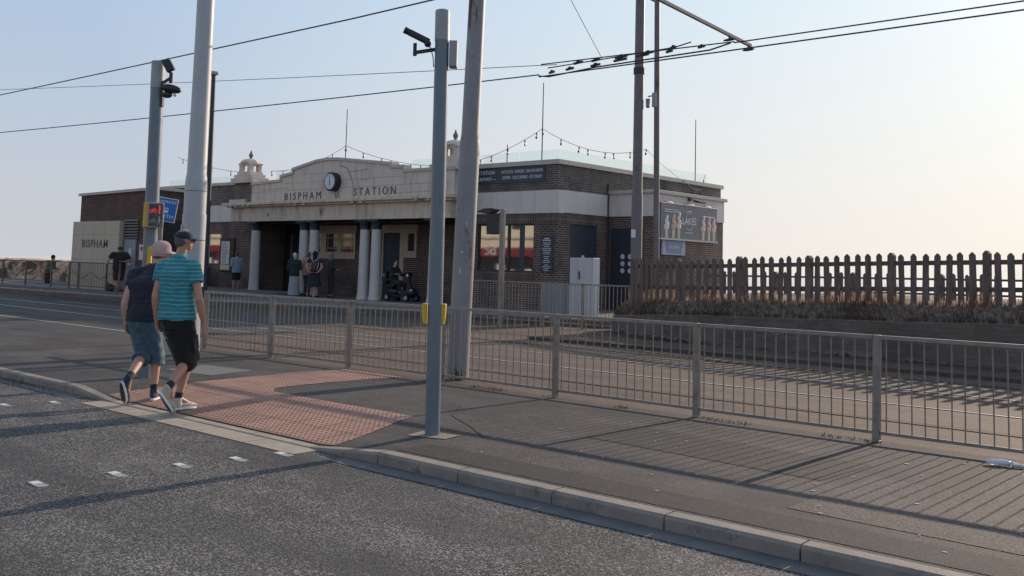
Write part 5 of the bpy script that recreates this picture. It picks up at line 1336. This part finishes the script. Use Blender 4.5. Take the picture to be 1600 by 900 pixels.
    if 'hair' in o:
        b = MB(); hl = o.get('hairlen', 0)
        if o.get('cap') or o.get('buckethat'): b.ell(h - fh*.040 - u*.012, rh*.076, fh*.062, u*.062)
        else: b.ell(h + u*.035 - fh*.022, rh*.084, fh*.093, u*.094)
        if hl: b.ell(h - fh*.055 - u*(.03+hl*.4), rh*.085, fh*.05, u*(.09+hl*.5))
        else: b.ell(h - fh*.045 - u*.02, rh*.070, fh*.055, u*.065)
        if o.get('curly'):
            for k in range(40):
                a, e = random.uniform(0, 6.28), random.uniform(-.6, 1.4); q = (rh*math.cos(a)*math.cos(e) - fh*abs(math.sin(a))*math.cos(e) + u*math.sin(e)); b.sph(h + u*.02 - fh*.02 + q*.09, .026, 8, 6)
        meobj('hair', remesh('hair', b, .012, 2, disp=.004, dsc=30), o['hair'], t)
    if 'cap' in o:
        b = MB(); c = h + u*.034; rings = []
        for k in range(8):
            e = k/7*math.pi/2; rings.append([c + (rh*.093*math.cos(q) + fh*(.112*math.sin(q)-.008))*math.cos(e*.97) + u*(.092*math.sin(e) - .02 + (-.012*math.sin(q) if k == 0 else 0)) for q in [2*math.pi*i/24 for i in range(24)]])
        b.loft(rings); b.sph(c+u*.074, .010)
        cp = obj('cap', b, o['cap'], t, local=True)
        b = MB(); pl = []
        for k in range(11):
            a = R(20 + 14*k); pl.append((math.cos(a), math.sin(a)))
        lo = [c + rh*.086*x_ + fh*.09*y_ - u*.022 for x_, y_ in pl]; hi = [c + rh*.080*x_ + fh*(.095*y_+.075*max(0, y_)) - u*(.036) for x_, y_ in pl]
        n_ = len(pl); vs = lo + hi + [p+u*.006 for p in lo] + [p+u*.006 for p in hi]
        b.add(vs, [(i, i+1, i+1+n_, i+n_) for i in range(n_-1)] + [(i+3*n_, i+1+3*n_, i+1+2*n_, i+2*n_) for i in range(n_-1)] + [(i+n_, i+1+n_, i+1+3*n_, i+3*n_) for i in range(n_-1)], True)
        obj('peak', b, o['cap'], cp, local=True)
    if 'buckethat' in o:
        b = MB(); c = h + u*.035; rings = []
        for rr, zz in ((.100,-.075),(.103,-.050),(.103,-.01),(.101,.03),(.090,.065),(.064,.092),(.034,.104),(.008,.107)):
            rings.append([c + rh*rr*.93*math.cos(q) + fh*(rr*1.10*math.sin(q)-.006) + u*zz for q in [2*math.pi*i/28 for i in range(28)]])
        b.loft(rings); meo = obj('sun_hat', b, o['buckethat'], t, local=True)
        b = MB(); r0 = [c + rh*.100*math.cos(q) + fh*(.112*math.sin(q)) - u*.03 for q in [2*math.pi*i/28 for i in range(28)]]
        r1 = [c + rh*(.106)*math.cos(q) + fh*(.116*math.sin(q)+ .075*max(0, math.sin(q))) - u*(.050 - .0*math.sin(q)) for q in [2*math.pi*i/28 for i in range(28)]]
        r2 = [p + u*.007 for p in r1]; r3 = [p + u*.02 for p in r0]
        b.loft([r0, r1, r2, r3]); obj('brim', b, o['buckethat'], meo, local=True)
    return t, J

def CL(name, c, **k): M[name] = cloth(name, c, **k)
CL('teal_striped', (0.026, 0.215, 0.262), stripe=((0.30,0.52,0.52), .0432)); CL('black_cargo', (0.008,0.008,0.008)); CL('navy_shirt', (0.018,0.020,0.034)); CL('denim', (0.060,0.115,0.165), var=.25, scale=16)
CL('pink_hat', (0.52,0.33,0.30), var=.08); CL('navy_cap', (0.012,0.017,0.040)); CL('navy_sock', (0.012,0.014,0.030)); CL('stone_shoe', (0.46,0.41,0.34), var=.1, scale=30); CL('navy_shoe', (0.03,0.045,0.085), scale=30)
CL('grey_hair', (0.12,0.105,0.095)); CL('brown_hair', (0.05,0.032,0.022)); CL('white_hair', (0.62,0.60,0.58)); CL('dark_hair', (0.014,0.011,0.010)); CL('fair_hair', (0.24,0.19,0.14))
CL('black_cloth', (0.020,0.019,0.022)); CL('maroon', (0.075,0.012,0.018)); CL('pale_blue', (0.30,0.37,0.47)); CL('dark_teal', (0.016,0.030,0.042)); CL('light_grey', (0.36,0.36,0.40)); CL('salmon', (0.42,0.21,0.16)); CL('jeans_dark', (0.045,0.055,0.075)); CL('olive', (0.13,0.15,0.09)); CL('burgundy', (0.13,0.04,0.045)); CL('strap', (0.55,0.50,0.48))  # black_cloth is raised above true black to carry distance haze

LR_ = math.atan2(.508, .861)            # local x = across the view, y = away from the camera
view_rot = lambda P: math.atan2(V((-P[1], P[0], 0)).y, V((-P[1], P[0], 0)).x) if 0 else math.atan2(-P[0], P[1])
def L2W(base): # z-rotation taking local +y to the horizontal view direction
    return math.atan2(-base[0], base[1])
# --- man in teal striped shirt
base = (-9.46, 5.58, -.078)
J = dict(fb=(.50,.87,0), fh=(.93,.36,0), zs=1.03, w=1.08, pel=(-.075,.05,.99), chest=(-.095,.035,1.36), neck=(-.075,.075,1.60), head=(-.035,.085,1.772), hs=1.0,
    shR=(.072,-.045,1.50), elR=(.145,-.12,1.16), wrR=(.205,-.04,.915), tipR=(.235,.0,.74), shL=(-.238,.13,1.50), elL=(-.295,.06,1.185), wrL=(-.275,.10,.945), tipL=(-.225,.15,.775),
    hipR=(.0,.01,.95), knR=(.075,.17,.53), anR=(-.015,.10,.13), toeR=(.155,.185,.028), heelR=(-.055,.05,.028),
    hipL=(-.145,.09,.95), knL=(.055,.12,.50), anL=(-.115,-.235,.285), toeL=(-.065,-.135,.028), heelL=(-.185,-.265,.235))
person('man in teal striped shirt, black shorts and navy cap walking away', base, J,
    dict(top='teal_striped', topname='striped_tshirt', hem=.045, sleeve=.50, legs='black_cargo', legname='cargo_shorts', leglen=1.14, legw=1.40, socks='navy_sock', shoe='stone_shoe', pockets=True, glasses=True, collar=True, cap='navy_cap', hair='grey_hair'), 'skin_tan', .0075, rot=L2W(base), big=True)
# glasses handled as part of cap line is too small to show
# --- woman in navy shirt
base = (-10.33, 5.67, -.070)
J = dict(fb=(.45,.89,0), fh=(.93,.36,0), zs=1.025, w=1.06, pel=(-.065,.0,.94), chest=(-.09,.075,1.25), neck=(.02,.165,1.49), head=(.09,.20,1.635), hs=.97,
    shR=(.13,.0,1.41), elR=(.20,.05,1.08), wrR=(.16,.18,.90), tipR=(.17,.25,.74), shL=(-.185,.13,1.40), elL=(-.275,.0,1.07), wrL=(-.255,.02,.88), tipL=(-.235,.06,.715),
    hipR=(.0,-.04,.88), knR=(.095,.11,.48), anR=(.085,.05,.13), toeR=(.145,.24,.028), heelR=(.07,.0,.028),
    hipL=(-.14,.04,.88), knL=(-.045,.08,.50), anL=(-.18,-.26,.295), toeL=(-.205,-.20,.03), heelL=(-.245,-.30,.25))
person('woman in navy top, denim capris and pink sun hat walking beside the striped man', base, J,
    dict(top='navy_shirt', topname='tshirt', hem=.06, sleeve=.42, legs='denim', legname='capri_jeans', leglen=1.20, legw=1.12, socks='navy_sock', shoe='navy_shoe', cuff='denim', collar=True, glasses=True, hair='grey_hair', buckethat='pink_hat'), 'skin', .0075, rot=L2W(base), big=True)

def stand(yaw, H=1.7, lean=0, arms='down', head=None, w=1.0, stance=.1):
    s = H/1.75; f = V((-math.sin(yaw), math.cos(yaw), 0)); r = V((f.y, -f.x, 0)); u = V((0,0,1))
    J = dict(fb=f, fh=(V((-math.sin(head), math.cos(head), 0)) if head is not None else f), w=w, pel=u*.95*s, chest=u*1.28*s + f*lean*.5, neck=u*1.48*s + f*lean, head=u*1.635*s + f*(lean*1.3+.02), hs=s)
    for k, S_ in ((-1,'L'), (1,'R')):
        sh = u*1.42*s + r*k*.18*w + f*lean
        J['sh'+S_] = sh; J['hip'+S_] = u*.90*s + r*k*.09*w; J['kn'+S_] = u*.49*s + r*k*.095 + f*.03; J['an'+S_] = u*.09 + r*k*stance; J['toe'+S_] = r*k*(stance+.04) + f*.17 + u*.028
        if arms == 'down': J['el'+S_] = sh + V((0,0,-.29)) + r*k*.05 - f*.02; J['wr'+S_] = sh + V((0,0,-.53)) + r*k*.06 + f*.04; J['tip'+S_] = J['wr'+S_] + V((0,0,-.16)) + f*.03
        if arms == 'front': J['el'+S_] = sh + V((0,0,-.28)) + r*k*.05 - f*.02; J['wr'+S_] = sh + V((0,0,-.34)) - r*k*.02 + f*.22; J['tip'+S_] = J['wr'+S_] + f*.14 - r*k*.08
        if arms == 'behind': J['el'+S_] = sh + V((0,0,-.27)) + r*k*.09 - f*.10; J['wr'+S_] = sh + V((0,0,-.45)) - r*k*.03 - f*.16; J['tip'+S_] = J['wr'+S_] - r*k*.12 - u*.03
    return J
# man leaning at the railing end
J = stand(R(-117), 1.66, .05, 'front', head=R(-105), w=1.22)
f = V(J['fb']); r = V((f.y, -f.x, 0))
J['head'] = J['head'] - V((0,0,.05)) + f*.03
J['elR'] = J['shR'] + r*.15 + V((0,0,-.23)); J['wrR'] = J['shR'] + r*.20 + f*.18 + V((0,0,-.38)); J['tipR'] = J['wrR'] + f*.04 + r*.12
J['elL'] = J['shL'] - r*.14 + V((0,0,-.26)); J['wrL'] = J['shL'] + r*.08 + f*.22 + V((0,0,-.27)); J['tipL'] = J['wrL'] + r*.14 + f*.02
J['anR'] = V((0,0,.09)) - r*.04 + f*.05; J['toeR'] = J['anR'] + f*.15 + r*.06 - V((0,0,.06)); J['anL'] = V((0,0,.09)) - r*.12 ; J['toeL'] = J['anL'] + f*.15 - r*.06 - V((0,0,.06))
person('man in black top and maroon shorts leaning at the end of the platform railing', (-33.35, 17.02, .30), J,
    dict(top='black_cloth', topname='tshirt', sleeve=.7, legs='maroon', legname='shorts', leglen=1.05, shoe='black_cloth', cap='black_cloth', sole='black', socks='black_cloth'), 'skin_tan', .013)
# person half hidden on the left behind the railing
J = stand(R(-60), 1.40, .16, 'front', w=1.0)
person('dark haired person in olive top passing behind the left platform railing', (-42.7, 18.6, .12), J,
    dict(top='olive', topname='jumper', sleeve=1.8, legs='black_cloth', legname='trousers', leglen=1.9, shoe='black_cloth', hair='dark_hair', sole='black'), 'skin', .014)
# man at notice board
J = stand(R(75), 1.72, .0, 'front', w=1.05)
person('bald man in pale blue shirt and dark shorts reading the notice board', (-36.4, 23.85, F0), J,
    dict(top='pale_blue', topname='shirt', sleeve=1.75, legs='black_cloth', legname='shorts', leglen=.95, shoe='black_cloth', hair='grey_hair', hairlen=0, sole='black'), 'skin', .013)
# group of four
J = stand(R(60), 1.68, .05, 'front', w=1.05)
person('white haired woman in dark top and pale grey trousers by the columns', (-31.0, 22.9, F0), J,
    dict(top='dark_teal', topname='cardigan', sleeve=1.8, skirt='light_grey', skirtname='wide_trousers', skirtz=.06, flare=.06, shoe='black_cloth', hair='white_hair', sole='black'), 'skin', .013)
J = stand(R(20), 1.74, .0, 'down', w=1.1)
person('man in salmon shirt standing between the white haired woman and the backpack', (-31.15, 23.65, F0), J,
    dict(top='salmon', topname='shirt', sleeve=.6, legs='jeans_dark', legname='jeans', leglen=1.9, shoe='black_cloth', hair='grey_hair', sole='black'), 'skin', .013)
J = stand(R(40), 1.76, .0, 'behind', w=1.12)
base = (-29.75, 22.9, F0)
pB, JB = person('woman in black dress with burgundy backpack seen from behind', base, J,
    dict(top='black_cloth', topname='dress_top', sleeve=.45, skirt='black_cloth', skirtname='dress_skirt', skirtz=.42, flare=.09, shoe='black_cloth', hair='dark_hair', hairlen=.14, curly=True, sole='black'), 'skin', .013)
bp = thing('backpack', 'small burgundy backpack with pale straps on the woman in black', 'backpack', base)
f = V((-math.sin(R(40)), math.cos(R(40)), 0)); r = V((f.y, -f.x, 0)); c = -f*.19 + V((0,0,1.20))
b = MB(); b.ell(c, r*.135, f*.075, V((0,0,.19))); b.ell(c - f*.05 - V((0,0,.07)), r*.10, f*.05, V((0,0,.085))); meobj('bag', remesh('bag', b, .014, 2), 'burgundy', bp)
b = MB()
for k in (-1, 1):
    b = MB(); b.tube([c + r*k*.03 + V((0,0,.17)) - f*.01, c + r*k*.10 + V((0,0,.26)) + f*.06, c + r*k*.13 + V((0,0,.30)) + f*.16], .016, 6); b.tube([c + r*k*.13 + V((0,0,.30)) + f*.16, c + r*k*.15 + f*.06, c + r*k*.12 - V((0,0,.14))], .016, 6); obj('strap', b, 'strap', bp, local=True)

J = stand(R(-20), 1.74, .0, 'front', w=1.05)
person('fair haired woman in dark clothes at the right of the waiting group', (-29.5, 23.45, F0), J,
    dict(top='black_cloth', topname='jacket', sleeve=1.7, legs='black_cloth', legname='trousers', leglen=1.9, shoe='black_cloth', hair='fair_hair', hairlen=.16, curly=True, sole='black'), 'skin', .013)

# mobility scooter with seated person, facing +X
SX, SY = -26.9, 24.35
t = thing('mobility_scooter', 'black mobility scooter parked in the porch by the doorway', 'mobility scooter', (SX, SY, F0))
b = MB(); b.box(SX-.25, SX+.95, SY-.24, SY+.24, F0+.16, F0+.24); b.ell((SX+.05, SY, F0+.34), (.34,0,0), (0,.27,0), (0,0,.17)); b.ell((SX+.98, SY, F0+.33), (.20,0,0), (0,.24,0), (0,0,.19)); obj('chassis', b, 'black', t, bevel=.02)
b = MB(); b.bar((SX+.98,SY,F0+.4), (SX+.78,SY,F0+1.0), .07, .07); b.box(SX+.68, SX+.86, SY-.12, SY+.12, F0+.90, F0+1.06); b.cyl((SX+.72,SY-.28,F0+1.02), (SX+.72,SY+.28,F0+1.02), .018); obj('tiller', b, 'black', t)
b = MB(); b.ell((SX+.86,SY-.13,F0+.95), (.06,0,0), (0,.03,0), (0,0,.06)); b.ell((SX+1.1,SY-.15,F0+.42), (.05,0,0), (0,.04,0), (0,0,.04)); obj('headlight', b, 'clock_face', t)
b = MB(); b.box(SX-.20, SX+.25, SY-.24, SY+.24, F0+.52, F0+.62); b.box(SX-.28, SX-.18, SY-.24, SY+.24, F0+.60, F0+1.10); b.bar((SX-.2,SY-.27,F0+.78), (SX+.2,SY-.27,F0+.78), .05); b.cyl((SX,SY,F0+.3), (SX,SY,F0+.52), .05); obj('seat', b, 'black', t, bevel=.03)
for xx, yy_ in ((SX-.05,SY-.26), (SX+.98,SY-.26), (SX-.05,SY+.26), (SX+.98,SY+.26)):
    b = MB(); b.cyl((xx,yy_-.045,F0+.145), (xx,yy_+.045,F0+.145), .145, n=20); wh_ = obj('wheel', b, 'black', t)
    b = MB(); b.cyl((xx,yy_-.05,F0+.145), (xx,yy_-.046,F0+.145), .075, n=16); b.cyl((xx,yy_+.046,F0+.145), (xx,yy_+.05,F0+.145), .075, n=16); obj('hub', b, 'light_grey', wh_)
J = dict(fb=(1,0,0), fh=(1,.0,0), w=1.05, pel=(0,0,.75), chest=(-.02,0,1.05), neck=(.02,0,1.24), head=(.05,0,1.39))
for k, S_ in ((-1,'R'), (1,'L')):
    J['sh'+S_] = (.0, k*.18, 1.18); J['el'+S_] = (.16, k*.25, .95); J['wr'+S_] = (.40, k*.22, 1.0); J['tip'+S_] = (.54, k*.18, 1.0)
    J['hip'+S_] = (.03, k*.09, .70); J['kn'+S_] = (.45, k*.12, .66); J['an'+S_] = (.48, k*.12, .32); J['toe'+S_] = (.66, k*.13, .27)
for k in list(J):
    pass
person('person in black sitting on the mobility scooter', (SX, SY, F0), J,
    dict(top='black_cloth', topname='jacket', hem=.05, sleeve=1.8, legs='black_cloth', legname='trousers', leglen=1.9, shoe='black_cloth', hair='dark_hair', sole='black'), 'skin', .014)
b = MB(); b.ell((SX-.38, SY-.05, F0+.80), (.13,0,0), (0,.2,0), (0,0,.24)); o = obj('carrier_bag', b, 'jeans_dark'); setp(o, 'dark blue striped shopping bag hanging behind the scooter seat', 'bag')
t = o
b = MB()
for k in range(4): b.bar((SX-.50+.03*k, SY-.23, F0+.64), (SX-.46+.05*k, SY-.20, F0+.97), .012, .018)
obj('white_stripe', b, 'sign_white', t, local=False)
b = MB(); b.ell((-28.1, 24.3, F0+.10), (.13,0,0), (0,.12,0), (0,0,.12)); b.box(-28.0,-27.86,24.2,24.36,F0,F0+.18); o = obj('paper_bag', b, 'beige'); setp(o, 'small beige bag on the ground behind the scooter', 'bag')
# backpack / gear at the feet of the leaning man
t = thing('rucksack', 'dark rucksack on the platform by the leaning man', 'bag', (-34.0, 17.05, .3))
b = MB(); b.ell((-34.0,17.05,.42), (.22,0,0), (0,.15,0), (0,0,.14)); b.ell((-33.8,17.0,.38), (.12,0,0), (0,.1,0), (0,0,.1)); meobj_ = obj('bag', b, 'black_cloth', t)
b = MB(); b.tube([(-34.1,17,.52),(-34.0,16.95,.62),(-33.9,17,.52)], .015, 6); obj('handle', b, 'black_cloth', t)
